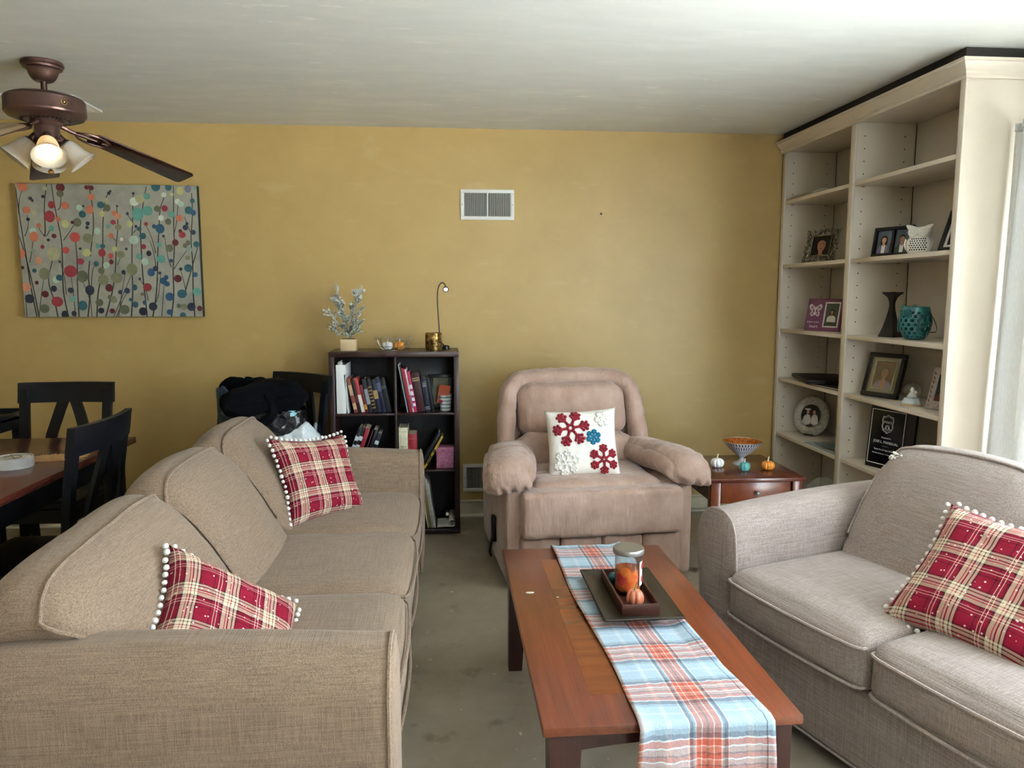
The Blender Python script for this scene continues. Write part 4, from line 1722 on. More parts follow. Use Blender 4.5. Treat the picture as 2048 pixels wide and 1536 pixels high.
# ================================================================ cube bookcase
KX0, KX1, KY0, KY1, KZ = -.662, .076, 4.31, 4.605, 1.078
bk = thing('cube_bookcase', 'dark espresso six-cube bookcase against the mustard wall', 'bookcase', (0, 0, 0))
mid = (-.296 - .283) / 2
def kpart(name, mat, *a):
    bm = B(); b2(bm, *a, .0015); return obj(name, bm, mat, bk)
kpart('top_board', 'espresso', KX0, KX1, KY0, KY1, KZ - .030, KZ)
kpart('bottom_board', 'espresso', KX0, KX1, KY0, KY1, 0, .030)
kpart('side_board', 'espresso', KX0, KX0 + .030, KY0, KY1, .030, KZ - .030)
kpart('side_board', 'espresso', KX1 - .030, KX1, KY0, KY1, .030, KZ - .030)
kpart('divider', 'espresso', mid - .0065, mid + .0065, KY0 + .004, KY1 - .008, .030, KZ - .030)
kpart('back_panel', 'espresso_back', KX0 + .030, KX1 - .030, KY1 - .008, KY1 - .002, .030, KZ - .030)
for z in (.372, .709):
    kpart('shelf', 'espresso', KX0 + .030, mid - .0066, KY0 + .003, KY1 - .009, z, z + .013)
    kpart('shelf', 'espresso', mid + .0066, KX1 - .030, KY0 + .003, KY1 - .009, z, z + .013)
S1, S2, S3 = .7222, .3852, .0302
BOOKM = {}


def cover(c):
    if c not in BOOKM:
        plain('cover_' + c, c, .45, var=.18, vscale=40)
        BOOKM[c] = 'cover_' + c
    return BOOKM[c]


def book(label, x, z, t, h, d, c, lean=0, y=4.335, band=None, name='book', cat='book', group=None, thick=.0018, txt=None, tc=None):
    """x is the lowest corner; lean>0 tips the top to +x"""
    rz = thing(name, label, cat, group=group)
    M = T(x, y, z, ry=lean)
    if lean > 0:
        M = M @ Matrix.Translation((-t, 0, 0))
    rz.matrix_local = M
    bm = B()
    b2(bm, 0, thick, 0, d, 0, h, .0005); b2(bm, t - thick, t, 0, d, 0, h, .0005)
    b2(bm, thick * .5, t - thick * .5, 0, thick, 0, h, .0005)
    obj('cover', bm, cover(c), rz)
    bm = B(); b2(bm, thick, t - thick, thick, d - .003, .003, h - .004)
    obj('pages', bm, 'page_edge', rz, False)
    if band:
        bm = B()
        for (a, b_) in band[1]:
            b2(bm, .0008, t - .0008, -.0006, .0004, h * a, h * b_)
        obj('spine_print', bm, cover(band[0]), rz, False)
    if txt:
        text('spine_lettering', txt, min(t * .42, .02), cover(tc or 'd8c690'), rz, T(t / 2, -.0008, h * .78, rx=90), sx=.8)
    return rz


g1 = 'books on the top shelf of the dark bookcase'
# white binder and loose folder
bn = thing('ring_binder', 'thick white ring binder standing at the left of the top cubes', 'binder', (-.6255, 4.335, S1))
bm = B()
b2(bm, 0, .003, 0, .25, 0, .281, .001); b2(bm, .050, .053, 0, .25, 0, .281, .001); b2(bm, .001, .052, 0, .003, 0, .281, .001)
obj('cover', bm, 'white_paint', bn)
bm = B(); b2(bm, .006, .040, .01, .24, .006, .275); obj('pages', bm, 'paper', bn, False)
bm = B(); b2(bm, .010, .011, .004, .2, .272, .295); prism(bm, [(.004, .270), (.032, .300), (.036, .292), (.040, .270)], -.012, -.011, T(rx=90)); obj('loose_sheet', bm, 'paper', bn, False)
book('thin white folder leaning on the white binder', -.566, S1, .009, .225, .22, 'd6dcdc', -4, name='folder', cat='folder')
lst = [
    ('red and tan paperback beside the white folder', .021, .206, '8a4a3a', -12, ('caa57a', ((.1, .28), (.5, .8)))),
    ('dark hardback between two red spines in the top left cube', .018, .200, '2b1a1c', -12, ('6b2a2a', ((.3, .5),))),
    ('bright red paperback with white label in the top left cube', .020, .205, 'a83a34', -12, ('e3d9cc', ((.02, .52),))),
    ('short maroon and yellow paperback in the top left cube', .017, .165, '6a1f28', -12, ('c08a2e', ((.12, .30),))),
    ('charcoal paperback with pale spine lettering', .022, .200, '26262c', -11, ('8c8f96', ((.25, .7),))),
    ('black hardback with gold ribbed spine', .024, .203, '151318', -11, ('8a6a34', ((.12, .16), (.22, .26), (.32, .36), (.42, .46), (.52, .56), (.62, .66), (.72, .76)))),
    ('navy hardback with tan spine panel', .026, .194, '1d1f30', -11, ('a58a5a', ((.42, .68),))),
    ('dark blue tall hardback in the top left cube', .024, .208, '1a2038', -11, ('4a5474', ((.6, .85),))),
    ('black hardback last in the top left cube', .028, .200, '17181c', -11, ('3a3c40', ((.7, .8),))),
]
x = -.528
for lb, t_, h_, c_, ln, bd in lst:
    book(lb, x, S1, t_, h_, .15, c_, ln, 4.345, bd, group=g1)
    x += t_ / cos(radians(ln)) + .0012
g2 = 'books in the top right cube of the dark bookcase'
lst = [
    ('thin grey folder first in the top right cube', .006, .285, '9aa0a2', -10, None),
    ('thin black folder second in the top right cube', .006, .275, '1c1c20', -10, None),
    ('thin dark red booklet in the top right cube', .009, .262, '8f1f2b', -10, None),
    ('thin bright red booklet in the top right cube', .008, .258, 'b02a3a', -10, None),
    ('thin white and blue booklet in the top right cube', .007, .255, 'd8d8dc', -10, ('4a5a86', ((.1, .4),))),
    ('pink paperback with white spine lettering', .017, .240, 'b8305c', -10, ('efdfe4', ((.15, .22), (.28, .36), (.42, .52), (.58, .68)))),
    ('thick maroon hardback with gilt title', .046, .228, '431a1e', -9, ('b59a6a', ((.80, .83), (.86, .88)))),
]
x = -.226
for lb, t_, h_, c_, ln, bd in lst:
    book(lb, x, S1, t_, h_, .17, c_, ln, 4.345, bd, group=g2)
    x += t_ / cos(radians(ln)) + .001
book('navy holy book with silver spine title', x + .001, S1, .030, .205, .15, '1c2233', -8, 4.345, ('8a8f98', ((.08, .10), (.13, .15), (.86, .87))), group=g2, txt='Holy\nBible', tc='c9ccd0')
book('black slim hardback beside the navy holy book', x + .034, S1, .016, .200, .15, '14141a', -8, 4.345, None, group=g2)

# dark patterned frame at the back of the cube
plain('aged_paper', '8d8a72', .8, var=.2, vscale=20)
pf_ = thing('picture_frame', 'dark patterned frame with grey print behind the striped cup', 'picture frame', M=T(-.030, 4.520, S1 + .102, rx=-8))
bm = B()
for a in ((-.068, .068, .08, .102), (-.068, .068, -.102, -.08), (-.068, -.046, -.08, .08), (.046, .068, -.08, .08)):
    b2(bm, a[0], a[1], -.008, .006, a[2], a[3], .002)
obj('frame', bm, 'black_frame', pf_)
bm = B(); b2(bm, -.046, .046, -.001, .002, -.08, .08); obj('print', bm, 'aged_paper', pf_, False)
# striped cup with an orange card in it
m, nt, b = newmat('cup_stripes')
sp = N(nt, 'ShaderNodeSeparateXYZ'); tcn = N(nt, 'ShaderNodeTexCoord'); nt.links.new(tcn.outputs['Object'], sp.inputs[0])
nt.links.new(ramp(nt, mathn(nt, 'FRACT', mathn(nt, 'MULTIPLY', sp.outputs[2], 48)), [(0, 'd9dcda'), (.5, '8d979c')], 'CONSTANT'), b.inputs['Base Color'])
b.inputs['Roughness'].default_value = .5
cp = thing('striped_cup', 'grey and white striped pail in the top right cube', 'cup', (-.004, 4.425, S1))
bm = B(); lathe(bm, [(0, 0), (.031, 0), (.039, .090), (.0375, .090), (.030, .004), (0, .004)], 28); obj('pail', bm, 'cup_stripes', cp)
bm = B(); tube(bm, [(.039 * cos(a), .039 * sin(a), .090) for a in [2 * pi * i / 24 for i in range(24)]], .0018, 6, True); obj('rim', bm, 'white_paint', cp)
bm = B(); prism(bm, [(0, .011), (.006, .017), (.012, .010), (0, -.008), (-.012, .010), (-.006, .017)], 0, .002, T(-.024, -.028, .048, rx=90, rz=-38)); obj('heart', bm, cover('b8305c'), cp)
oc = thing('orange_card', 'bright orange card sticking out of the striped pail', 'card', M=T(-.012, 4.428, S1 + .095, ry=8, rx=-14))
bm = B(); b2(bm, -.034, .034, -.001, .001, -.055, .052, .0005); obj('card', bm, cover('d05a26'), oc)
bm = B(); b2(bm, -.028, .028, -.0016, -.001, -.03, .02); obj('fold', bm, cover('c24e20'), oc, False)

# second row, left cube: books tipped to the right
g3 = 'books in the middle left cube of the dark bookcase'
lst = [
    ('pale grey thin book first in the middle left cube', .010, .222, '9fb0b8', 20),
    ('black book with white title next to the pale grey one', .020, .262, '15171b', 20),
    ('second black book with white title in the middle left cube', .022, .262, '191c22', 20),
    ('wide crimson hardback in the middle left cube', .030, .258, '8d1423', 20),
    ('dull rose slim book beside the crimson hardback', .014, .250, '7d4a50', 20),
    ('black and blue book in the middle left cube', .026, .250, '10151e', 20),
    ('last dark book in the middle left cube', .024, .225, '14181f', 20),
]
x = -.588
for i, (lb, t_, h_, c_, ln) in enumerate(lst):
    book(lb, x, S2, t_, h_, .16, c_, ln, 4.345, ('cfd4d8', ((.40, .47), (.52, .60), (.70, .80))) if i in (1, 2, 6) else None, group=g3)
    x += t_ / cos(radians(ln)) + .0012
# second row, right cube
book('thick cream bible standing upright', -.277, S2, .052, .247, .17, 'dcd6b4', 0, 4.345, ('b9b28c', ((.10, .11), (.9, .91))), txt=None)
o = bpy.data.objects[-1] if False else None
cream = [q for q in bpy.data.objects if q.get('label') == 'thick cream bible standing upright'][0]
text('spine_lettering', 'BIBLE', .013, cover('6a6448'), cream, T(.026, -.0008, .135, rx=90))
book('red hardback standing beside the cream bible', -.222, S2, .050, .208, .16, '96162a', 0, 4.35, ('b8403f', ((.85, .87),)))
book('dark navy book tipped over the yellow one', -.150, S2, .018, .235, .16, '131a2a', 30, 4.36, None)
book('slim yellow spined guide tipped to the right in the middle right cube', -.126, S2, .013, .215, .16, 'c9a52a', 30, 4.35, ('4a4320', ((.15, .4), (.5, .6))))
plain('pink_paisley', 'a3557d', .55, var=0, c2='c887a8', vscale=70)
pk = thing('gift_box', 'pink patterned gift box in the middle right cube', 'box', (-.010, 4.41, S2))
bm = B(); b2(bm, -.050, .052, -.05, .05, 0, .092, .002); obj('body', bm, 'pink_paisley', pk)
bm = B(); b2(bm, -.0515, .0535, -.0515, .0515, .092, .123, .002); obj('lid', bm, 'pink_paisley', pk)
# third row: folders and a curled sheet
g4 = 'folders in the bottom right cube of the dark bookcase'
x = -.118
for i, (lb, t_, h_, c_) in enumerate((
        ('white folder leaning at the left of the bottom cube', .008, .300, 'c9c9c0'),
        ('mustard folder in the bottom cube', .007, .310, 'a8963e'),
        ('kraft folder in the bottom cube', .008, .305, '8e8258'),
        ('grey magazine in the bottom cube', .007, .315, 'b9bbb6'),
        ('pale folder in the bottom cube', .006, .300, 'd2d2cb'),
        ('white thin folder last in the bottom cube', .005, .270, 'dedfda'))):
    book(lb, x, S3, t_, h_, .22, c_, -8, 4.335, None, name='folder', cat='folder', group=g4, thick=.0012)
    x += t_ + .0016
cs_ = B()
def curl(u, v):
    s = u * .21
    if s < .09:
        xx, zz = s, .004 + .012 * sin(s * 30) * .3
    else:
        a = (s - .09) / .021
        xx, zz = .09 + .021 * sin(a), .006 + .021 * (1 - cos(a)) * (1 + .25 * v)
    return Vector((xx - .055, -.07 + .19 * v, zz))
grid(cs_, curl, 40, 8)
o = obj('curled_sheet', cs_, 'paper', None, ang=180, loc=(-.005, 4.40, S3)); o.modifiers.new('s', 'SOLIDIFY').thickness = .0008
tag(o, 'curled sheet of pale paper lying in the bottom right cube', 'paper')
wc = thing('small_speaker', 'small black round gadget in the back of the bottom right cube', 'gadget', (.0, 4.545, S3))
bm = B(); lathe(bm, [(0, 0), (.030, 0), (.032, .004), (.026, .045), (.020, .052), (0, .054)], 24); obj('body', bm, 'black_plastic', wc)
bm = B(); lathe(bm, [(0, 0), (.010, 0), (.010, .003), (0, .003)], 16, T(0, -.0295, .028, rx=80)); obj('lens', bm, 'silver', wc)

# ================================================================ on top of the bookcase
# frosted fir sprig in a wooden cube
plain('fir_green', '4d6650', .8, var=0, c2='7d9580', vscale=50)
plain('fir_snow', 'f2f3ee', .9, var=.06, vscale=50)
plain('bark', '5b4a3a', .85, var=.2)
fp = thing('frosted_fir', 'small frosted fir sprig in a pale wooden cube pot on the bookcase', 'plant', (-.561, 4.44, KZ))
bm = B(); b2(bm, -.044, .044, -.044, .044, 0, .068, .002); obj('pot', bm, 'pale_wood', fp)
bm = B(); b2(bm, -.038, .038, -.038, .038, .060, .0685); obj('soil', bm, 'bark', fp, False)
branches = [((0, 0, .06), (-.02, .005, .17), (-.045, 0, .27), (-.066, 0, .375)),
            ((0, 0, .06), (.015, -.005, .16), (.045, 0, .26), (.082, .0, .365)),
            ((0, 0, .09), (-.04, -.01, .14), (-.08, -.015, .19), (-.108, -.01, .235)),
            ((0, 0, .09), (.03, -.015, .14), (.06, -.02, .20), (.080, -.015, .245)),
            ((-.02, 0, .16), (-.045, .02, .21), (-.075, .02, .27), (-.085, .02, .30)),
            ((0, 0, .10), (-.005, -.04, .14), (-.01, -.06, .19), (-.015, -.07, .23)),
            ((0, 0, .10), (.01, .04, .15), (.02, .05, .21), (.01, .055, .25)),
            ((0, 0, .08), (-.05, .0, .11), (-.075, .01, .125), (-.09, .01, .15)),
            ((0, 0, .08), (.04, .01, .105), (.055, .02, .13), (.065, .02, .16)),
            ((.03, 0, .21), (.035, -.02, .25), (.05, -.03, .28), (.06, -.03, .30)),
            ((.045, 0, .27), (.045, .0, .31), (.055, .01, .33), (.05, .01, .345)),
            ((-.03, 0, .22), (-.04, -.02, .26), (-.05, -.03, .285), (-.07, -.03, .30))]
rs = random.Random(11)
for bi, br in enumerate(branches):
    P_ = spl(br, 8)
    twigs = [P_]
    for k in range(6):
        q = P_[5 + int((len(P_) - 7) * k / 5.5)]
        d = (P_[min(len(P_) - 1, 8 + 2 * k)] - P_[max(0, 2 * k)]).normalized()
        sd_ = Matrix.Rotation(rs.random() * 2 * pi, 3, d) @ d.orthogonal().normalized()
        ln_ = rs.uniform(.022, .042)
        twigs.append([q + (d * .75 + sd_ * .65) * ln_ * t_ / 3 for t_ in range(4)])
    bm = B()
    for tw in twigs:
        tube(bm, tw, .0022, 5)
    g = obj('branch', bm, 'bark', fp)
    for nm, mt_, cnt, ln in (('needles', 'fir_green', 9, .017), ('snowy_needles', 'fir_snow', 15, .016)):
        bm = B()
        for ti, tw in enumerate(twigs):
            for k in range(1, len(tw)):
                h_ = max(0, min(1, (tw[k].z - .09) / .26))
                for q in range(cnt if ti == 0 else cnt + 5):
                    if nm == 'needles' and rs.random() < .1 + .75 * h_:
                        continue
                    if nm == 'snowy_needles' and rs.random() > .28 + .9 * h_:
                        continue
                    p = tw[k - 1].lerp(tw[k], rs.random())
                    d = (tw[k] - tw[k - 1]).normalized()
                    r_ = Matrix.Rotation(rs.random() * 2 * pi, 3, d) @ d.orthogonal().normalized()
                    tip = p + (r_ * .75 + d).normalized() * ln * rs.uniform(.6, 1.2)
                    sd = d.cross(r_) * (.0011 if nm == 'needles' else .0017)
                    bm.faces.new([bm.verts.new(p + sd), bm.verts.new(p - sd), bm.verts.new(tip - sd * .5), bm.verts.new(tip + sd * .5)])
        o = obj(nm, bm, mt_, g, False); o['kind'] = 'stuff'

# wire basket with two mini pumpkins
wbk = thing('wire_basket', 'scalloped silver wire basket on the bookcase top', 'basket', (-.303, 4.44, KZ))
bm = B()
n = 48
for (r_, z, am) in ((.058, .003, 0), (.080, .025, 0), (.100, .058, .010)):
    tube(bm, [(r_ * cos(2 * pi * i / n), r_ * .9 * sin(2 * pi * i / n), z + am * abs(sin(4 * 2 * pi * i / n)) * 1.6) for i in range(n)], .0022, 6, True)
for i in range(16):
    a = 2 * pi * i / 16
    tube(bm, [(r_ * cos(a), r_ * .9 * sin(a), z) for r_, z in ((.03, .0025), (.058, .003), (.072, .012), (.082, .028), (.092, .045), (.100, .060))], .0015, 5)
obj('wires', bm, 'silver', wbk)
for sx in (-1, 1):
    bm = B(); tube(bm, spl([(sx * .098, -.012, .060), (sx * .108, 0, .078), (sx * .098, .012, .060)], 6), .0016, 6); obj('loop_handle', bm, 'silver', wbk)
pumpkin('decor_pumpkin', 'white pumpkin inside the wire basket on the bookcase', 'pumpkin_white', 'stem_cream', (-.338, 4.44, KZ + .005), .033, .72)
pumpkin('decor_pumpkin', 'orange pumpkin inside the wire basket on the bookcase', 'pumpkin_orange', 'stem_cream', (-.270, 4.435, KZ + .005), .033, .72)

# mercury-glass candle holder
m, nt, b = newmat('mercury_gold')
f = noisef(nt, coords(nt), 55, 4, .7)
nt.links.new(ramp(nt, f, [(.42, '5a4520'), (.55, 'b08f4e'), (.7, 'e3cf98')]), b.inputs['Base Color'])
b.inputs['Metallic'].default_value = .8; b.inputs['Roughness'].default_value = .28
gc = thing('candle_holder', 'gold mercury-glass candle holder on the right of the bookcase top', 'candle holder', (-.070, 4.44, KZ))
bm = B(); lathe(bm, [(0, 0), (.047, 0), (.049, .003), (.049, .100), (.046, .100), (.046, .006), (0, .006)], 36); obj('cup', bm, 'mercury_gold', gc)
bm = B(); tube(bm, [(.0478 * cos(a * pi / 18), .0478 * sin(a * pi / 18), .1005) for a in range(36)], .0016, 6, True); obj('rim', bm, 'brass', gc)
# gooseneck lamp
m, nt, b = newmat('led_on')
b.inputs['Emission Color'].default_value = (1, .97, .9, 1); b.inputs['Emission Strength'].default_value = .5
gl = thing('gooseneck_lamp', 'thin black gooseneck clip lamp bending over the gold candle holder', 'lamp', (0.002, 4.475, KZ))
bm = B(); lathe(bm, [(0, 0), (.021, 0), (.023, .003), (.021, .020), (.014, .025), (0, .026)], 20); obj('base', bm, 'black_plastic', gl)
bm = B(); tube(bm, spl([(-.004, 0, .020), (-.030, .005, .05), (-.039, .005, .13), (-.047, .0, .28), (-.042, -.005, .36), (-.022, -.01, .393), (-.004, -.015, .386), (.002, -.02, .370)], 8), .0035, 8)
obj('neck', bm, 'black_plastic', gl)
bm = B(); lathe(bm, [(0, -.012), (.009, -.010), (.016, .004), (.017, .016), (.014, .018), (.0135, .013), (0, .013)], 20, T(.003, -.022, .360, rx=115)); hd = obj('head', bm, 'black_plastic', gl)
bm = B(); lathe(bm, [(0, .0135), (.0125, .0135), (.0125, .015), (0, .017)], 16, T(.003, -.022, .360, rx=115)); obj('lens', bm, 'led_on', hd)


# ================================================================ built-in shelving on the right
FX, BX_, NY, FY, DY = 2.132, 2.455, 3.0, 4.655, 3.845     # front, back, near end, far end, divider
ZTOP, ZCR = 2.285, 2.347
bs = thing('built_in_bookshelf', 'tall cream built-in bookshelf with crown moulding in the corner', 'bookshelf', (0, 0, 0))
def spart(name, mat, *a, r=.0015):
    bm = B(); b2(bm, *a, r); return obj(name, bm, mat, bs)
spart('end_panel', 'cream_paint', FX, BX_ + .012, NY, NY + .019, 0, ZTOP)
spart('end_panel', 'cream_paint', FX + .002, BX_, FY - .019, FY, 0, ZTOP)
spart('divider', 'cream_paint', FX + .002, BX_, DY - .013, DY + .013, .0, ZTOP)
spart('face_stile', 'cream_paint', FX - .012, FX, NY - .002, NY + .030, 0, ZTOP)
spart('face_stile', 'cream_paint', FX - .012, FX, DY - .022, DY + .022, 0, ZTOP)
spart('face_stile', 'cream_paint', FX - .012, FX, FY - .030, FY + .006, 0, ZTOP)
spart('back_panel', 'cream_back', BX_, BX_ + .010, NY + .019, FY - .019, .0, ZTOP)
spart('top_board', 'cream_paint', FX, BX_ + .012, NY, FY, ZTOP, ZTOP + .019)
spart('plinth', 'cream_paint', FX + .01, FX + .025, NY + .02, FY - .02, 0, .08)
for k, z in enumerate((.08, .521, .876, 1.188, 1.590, 1.984)):
    for a, b_ in ((NY + .020, DY - .014), (DY + .014, FY - .020)):
        spart('shelf', 'cream_paint', FX - .004, BX_ - .004, a, b_, z - .021, z)
# crown moulding: stepped profile mitred round the near corner
prof = [(0, 0), (.010, 0), (.010, .012), (.016, .016), (.016, .026), (.030, .040), (.040, .052), (.042, .058), (.052, .058), (.052, .070), (0, .070)]
bm = B()
rows = []
for (dx, dz) in prof:
    z = ZTOP - .010 + dz
    rows.append([bm.verts.new((FX - .010 - dx, FY + .02, z)), bm.verts.new((FX - .010 - dx, NY - .002 - dx, z)), bm.verts.new((BX_ + .012, NY - .002 - dx, z))])
for a, b_ in zip(rows, rows[1:] + rows[:1]):
    for i in range(2):
        bm.faces.new((a[i], a[i + 1], b_[i + 1], b_[i]))
bm.faces.new([r[0] for r in rows]); bm.faces.new([r[2] for r in rows])
obj('crown_moulding', bm, 'cream_paint', bs, True, 25)
# dark strips stand in for the shade in the open gap above the crown
spart('gap_shade', 'espresso_back', FX - .018, FX - .006, NY + .0, FY, ZTOP + .058, ZC - .001, r=0)
spart('gap_shade', 'espresso_back', FX - .006, BX_ + .012, NY + .0, NY + .012, ZTOP + .058, ZC - .001, r=0)
spart('back_seam', 'dark_void', BX_ - .0015, BX_ + .001, FY - .0225, FY - .0192, .08, ZTOP, r=0)
spart('back_seam', 'dark_void', BX_ - .0015, BX_ + .001, DY - .017, DY - .0132, .08, ZTOP, r=0)
spart('back_seam', 'dark_void', BX_ - .0015, BX_ + .001, DY + .0132, DY + .017, .08, ZTOP, r=0)
# shelf-pin holes, two columns on the visible sides
pin = None
zs = [.17 + .064 * i for i in range(33)]
shelfz = (.521, .876, 1.188, 1.590, 1.984)
for yv in (FY - .0191, DY - .0131):
    for xv in (FX + .045, BX_ - .06):
        for z in zs:
            if any(-.03 < z - q < .012 for q in shelfz):
                continue
            M = T(xv, yv, z, rx=90)
            if pin is None:
                bm = B(); cyl(bm, .0032, 0, .0008, 10); pin = obj('pin_hole', bm, 'dark_void', bs, M=M)
            else:
                child('pin_hole', pin, bs, M)
for z in shelfz:
    for yv in (FY - .024, DY - .018):
        for xv in (FX + .045, BX_ - .06):
            bm = B(); box(bm, (xv, yv, z - .0235), (.016, .012, .004), .001); obj('shelf_clip', bm, 'brass', bs)


# ---------------------------------------------------------------- framed prints
def SH(x, y, z, yaw=0, tilt=8):
    """on a shelf: local -y faces the room (-X); yaw turns it, tilt leans it back"""
    return T(x, y, z, rz=-90 + yaw) @ T(rx=-tilt)


for nm, c in (('skin', 'b07a5e'), ('skin_light', 'c99a80'), ('hair_dark', '1c1413'), ('hair_brown', '2b1c17'), ('studio_blue', '545c66'), ('studio_dark', '2a2422'),
              ('studio_red', '5a2c28'), ('cloth_plaid', '6a6478'), ('cloth_green', '3d4a40'), ('cloth_white', 'e4e2de'), ('cloth_lilac', '8d86a8'), ('cloth_grey', '8a8d90'), ('cloth_black', '20222a'),
              ('garden', '4a5448'), ('purple_board', '7a4468'), ('bw_white', 'd6d4d2'), ('bw_dark', '34302f'), ('lips', '8a3c38')):
    plain(nm, c, .55, var=.12, vscale=60)


def portrait(parent, M, w, h, bgm, hair, skin, cloth, inner=None, long_hair=True, fs=1.0, cy=.05, turn=0.0, name='photograph'):
    """flat printed head-and-shoulders picture, layers a hair apart; M puts local xy on the picture, z outwards"""
    mats = [bgm, hair, skin, cloth, inner or cloth, 'lips', 'hair_dark']
    bm = B()
    def lay(poly, k, idx):
        n0 = len(bm.faces)
        vs_ = [bm.verts.new((max(-w / 2, min(w / 2, x)), max(-h / 2, min(h / 2, y)), .0002 * k)) for x, y in poly]
        f = bm.faces.new(vs_); f.material_index = idx
    lay([(-w / 2, -h / 2), (w / 2, -h / 2), (w / 2, h / 2), (-w / 2, h / 2)], 0, 0)
    u = w * .36 * fs
    c = (turn * w * .1, h * cy)
    if long_hair:
        lay([(c[0] + x * u, c[1] + y * u) for x, y in ((-.55, -1.25), (-.72, -.5), (-.66, .2), (-.45, .62), (0, .78), (.45, .62), (.66, .2), (.72, -.5), (.6, -1.2), (.2, -1.3))], 1, 1)
    lay([(c[0] + x * u, c[1] + y * u) for x, y in ((-1.25, -2.6), (-1.15, -1.5), (-.75, -1.05), (-.25, -.85), (.25, -.85), (.75, -1.05), (1.15, -1.5), (1.25, -2.6))], 2, 3)
    lay([(c[0] + x * u, c[1] + y * u) for x, y in ((-.34, -2.6), (-.36, -.95), (.36, -.95), (.34, -2.6))], 3, 4)
    lay([(c[0] + x * u, c[1] + y * u) for x, y in ((-.2, -1.0), (-.2, -.3), (.2, -.3), (.2, -1.0), (0, -1.25))], 4, 2)
    if not long_hair:
        lay([(c[0] + x * u, c[1] + y * u) for x, y in ellipse(.52, .50, 18, 0, .22)], 4, 1)
    lay([(c[0] + x * u, c[1] + y * u) for x, y in ellipse(.42, .58, 20, 0, -.05)], 5, 2)
    lay([(c[0] + x * u, c[1] + y * u) for x, y in ((-.46, -.05), (-.44, .35), (-.2, .6), (.2, .62), (.45, .35), (.47, -.05), (.38, .22), (.1, .38), (-.2, .36), (-.4, .2))], 6, 1)
    for sx in (-1, 1):
        lay([(c[0] + x * u, c[1] + y * u) for x, y in ellipse(.07, .035, 8, sx * .17, .04)], 7, 6)
        lay([(c[0] + x * u, c[1] + y * u) for x, y in ((sx * .09, .12), (sx * .17, .15), (sx * .26, .12), (sx * .17, .125))], 7, 6)
    lay([(c[0] + x * u, c[1] + y * u) for x, y in ((-.03, .02), (.03, .02), (.06, -.16), (-.06, -.16))], 7, 2)
    lay([(c[0] + x * u, c[1] + y * u) for x, y in ellipse(.15, .05, 10, 0, -.33)], 7, 5)
    o = obj(name, bm, mats, parent, False, M=M)
    return o


XZ = Matrix(((1, 0, 0, 0), (0, 0, -1, 0), (0, 1, 0, 0), (0, 0, 0, 1)))      # local xy plane -> facing -y


def border(bm, w, h, bw, y0, y1, r=.002, cx=0, cz=None):
    cz = h / 2 if cz is None else cz
    for a in ((-w / 2, w / 2, h / 2 - bw, h / 2), (-w / 2, w / 2, -h / 2, -h / 2 + bw), (-w / 2, -w / 2 + bw, -h / 2 + bw, h / 2 - bw), (w / 2 - bw, w / 2, -h / 2 + bw, h / 2 - bw)):
        b2(bm, cx + a[0], cx + a[1], y0, y1, cz + a[2], cz + a[3], r)


def easel(t, h, mat='black_frame'):
    bm = B(); prism(bm, [(-.02, .0), (.02, 0), (.012, h * .7), (-.012, h * .7)], -.002, .002, T(0, .05 + h * .06, .006, rx=90 + 14)); obj('easel_leg', bm, mat, t)


# silver scrollwork frame
fr1 = thing('picture_frame', 'ornate silver scrollwork frame with a portrait on the second shelf from the top', 'picture frame', M=SH(2.20, 4.31, 1.5905, 22, 13))
w, h = .235, .200
bm = B(); border(bm, w * .62, h * .66, .010, -.010, .004, .003, 0, h / 2); obj('inner_frame', bm, 'pewter', fr1)
bm = B(); b2(bm, -w * .30, w * .30, .001, .004, h * .18, h * .82); obj('backing', bm, 'black_frame', fr1)
bm = B()
def scroll(bm, cx, cz, r, a0, dirn, turns=1.35, th=.0046):
    pts = []
    for i in range(15):
        k = i / 14
        a = a0 + dirn * turns * 2 * pi * k
        rr = r * (1 - .78 * k)
        pts.append((cx + rr * cos(a), -.004 - .004 * sin(pi * k), cz + rr * sin(a)))
    tube(bm, pts, th, 6, rads=[th * (1 - .35 * i / 14) for i in range(15)])
per = []
hw, hh = w / 2 - .018, h / 2 - .019
for i in range(6):
    per.append((-hw + 2 * hw * i / 5.0, h / 2 + hh, i)); per.append((-hw + 2 * hw * i / 5.0, h / 2 - hh, i + 1))
for i in range(1, 6):
    per.append((-hw, h / 2 - hh + 2 * hh * i / 6.0, i)); per.append((hw, h / 2 - hh + 2 * hh * i / 6.0, i + 1))
for cx, cz, i in per:
    scroll(bm, cx, cz, .020, i * 2.1, 1 if i % 2 else -1)
    ball(bm, (cx, -.005, cz), .0045, 8)
for sx in (-1, 1):
    for sz in (0, 1):
        tube(bm, spl([(sx * (w / 2 - .03), -.003, h * sz + (.028 if sz == 0 else -.028)), (sx * (w / 2 - .006), -.006, h * sz + (.020 if sz == 0 else -.02)), (sx * (w / 2 + .004), -.002, h * sz)], 6), .004, 6)
border(bm, w * .90, h * .90, .004, -.006, .002, .001, 0, h / 2)
obj('scrollwork', bm, 'pewter', fr1)
portrait(fr1, T(0, -.0015, h / 2) @ XZ, w * .56, h * .60, 'studio_dark', 'hair_dark', 'skin', 'cloth_grey', fs=1.45, cy=.06)
easel(fr1, h, 'silver')

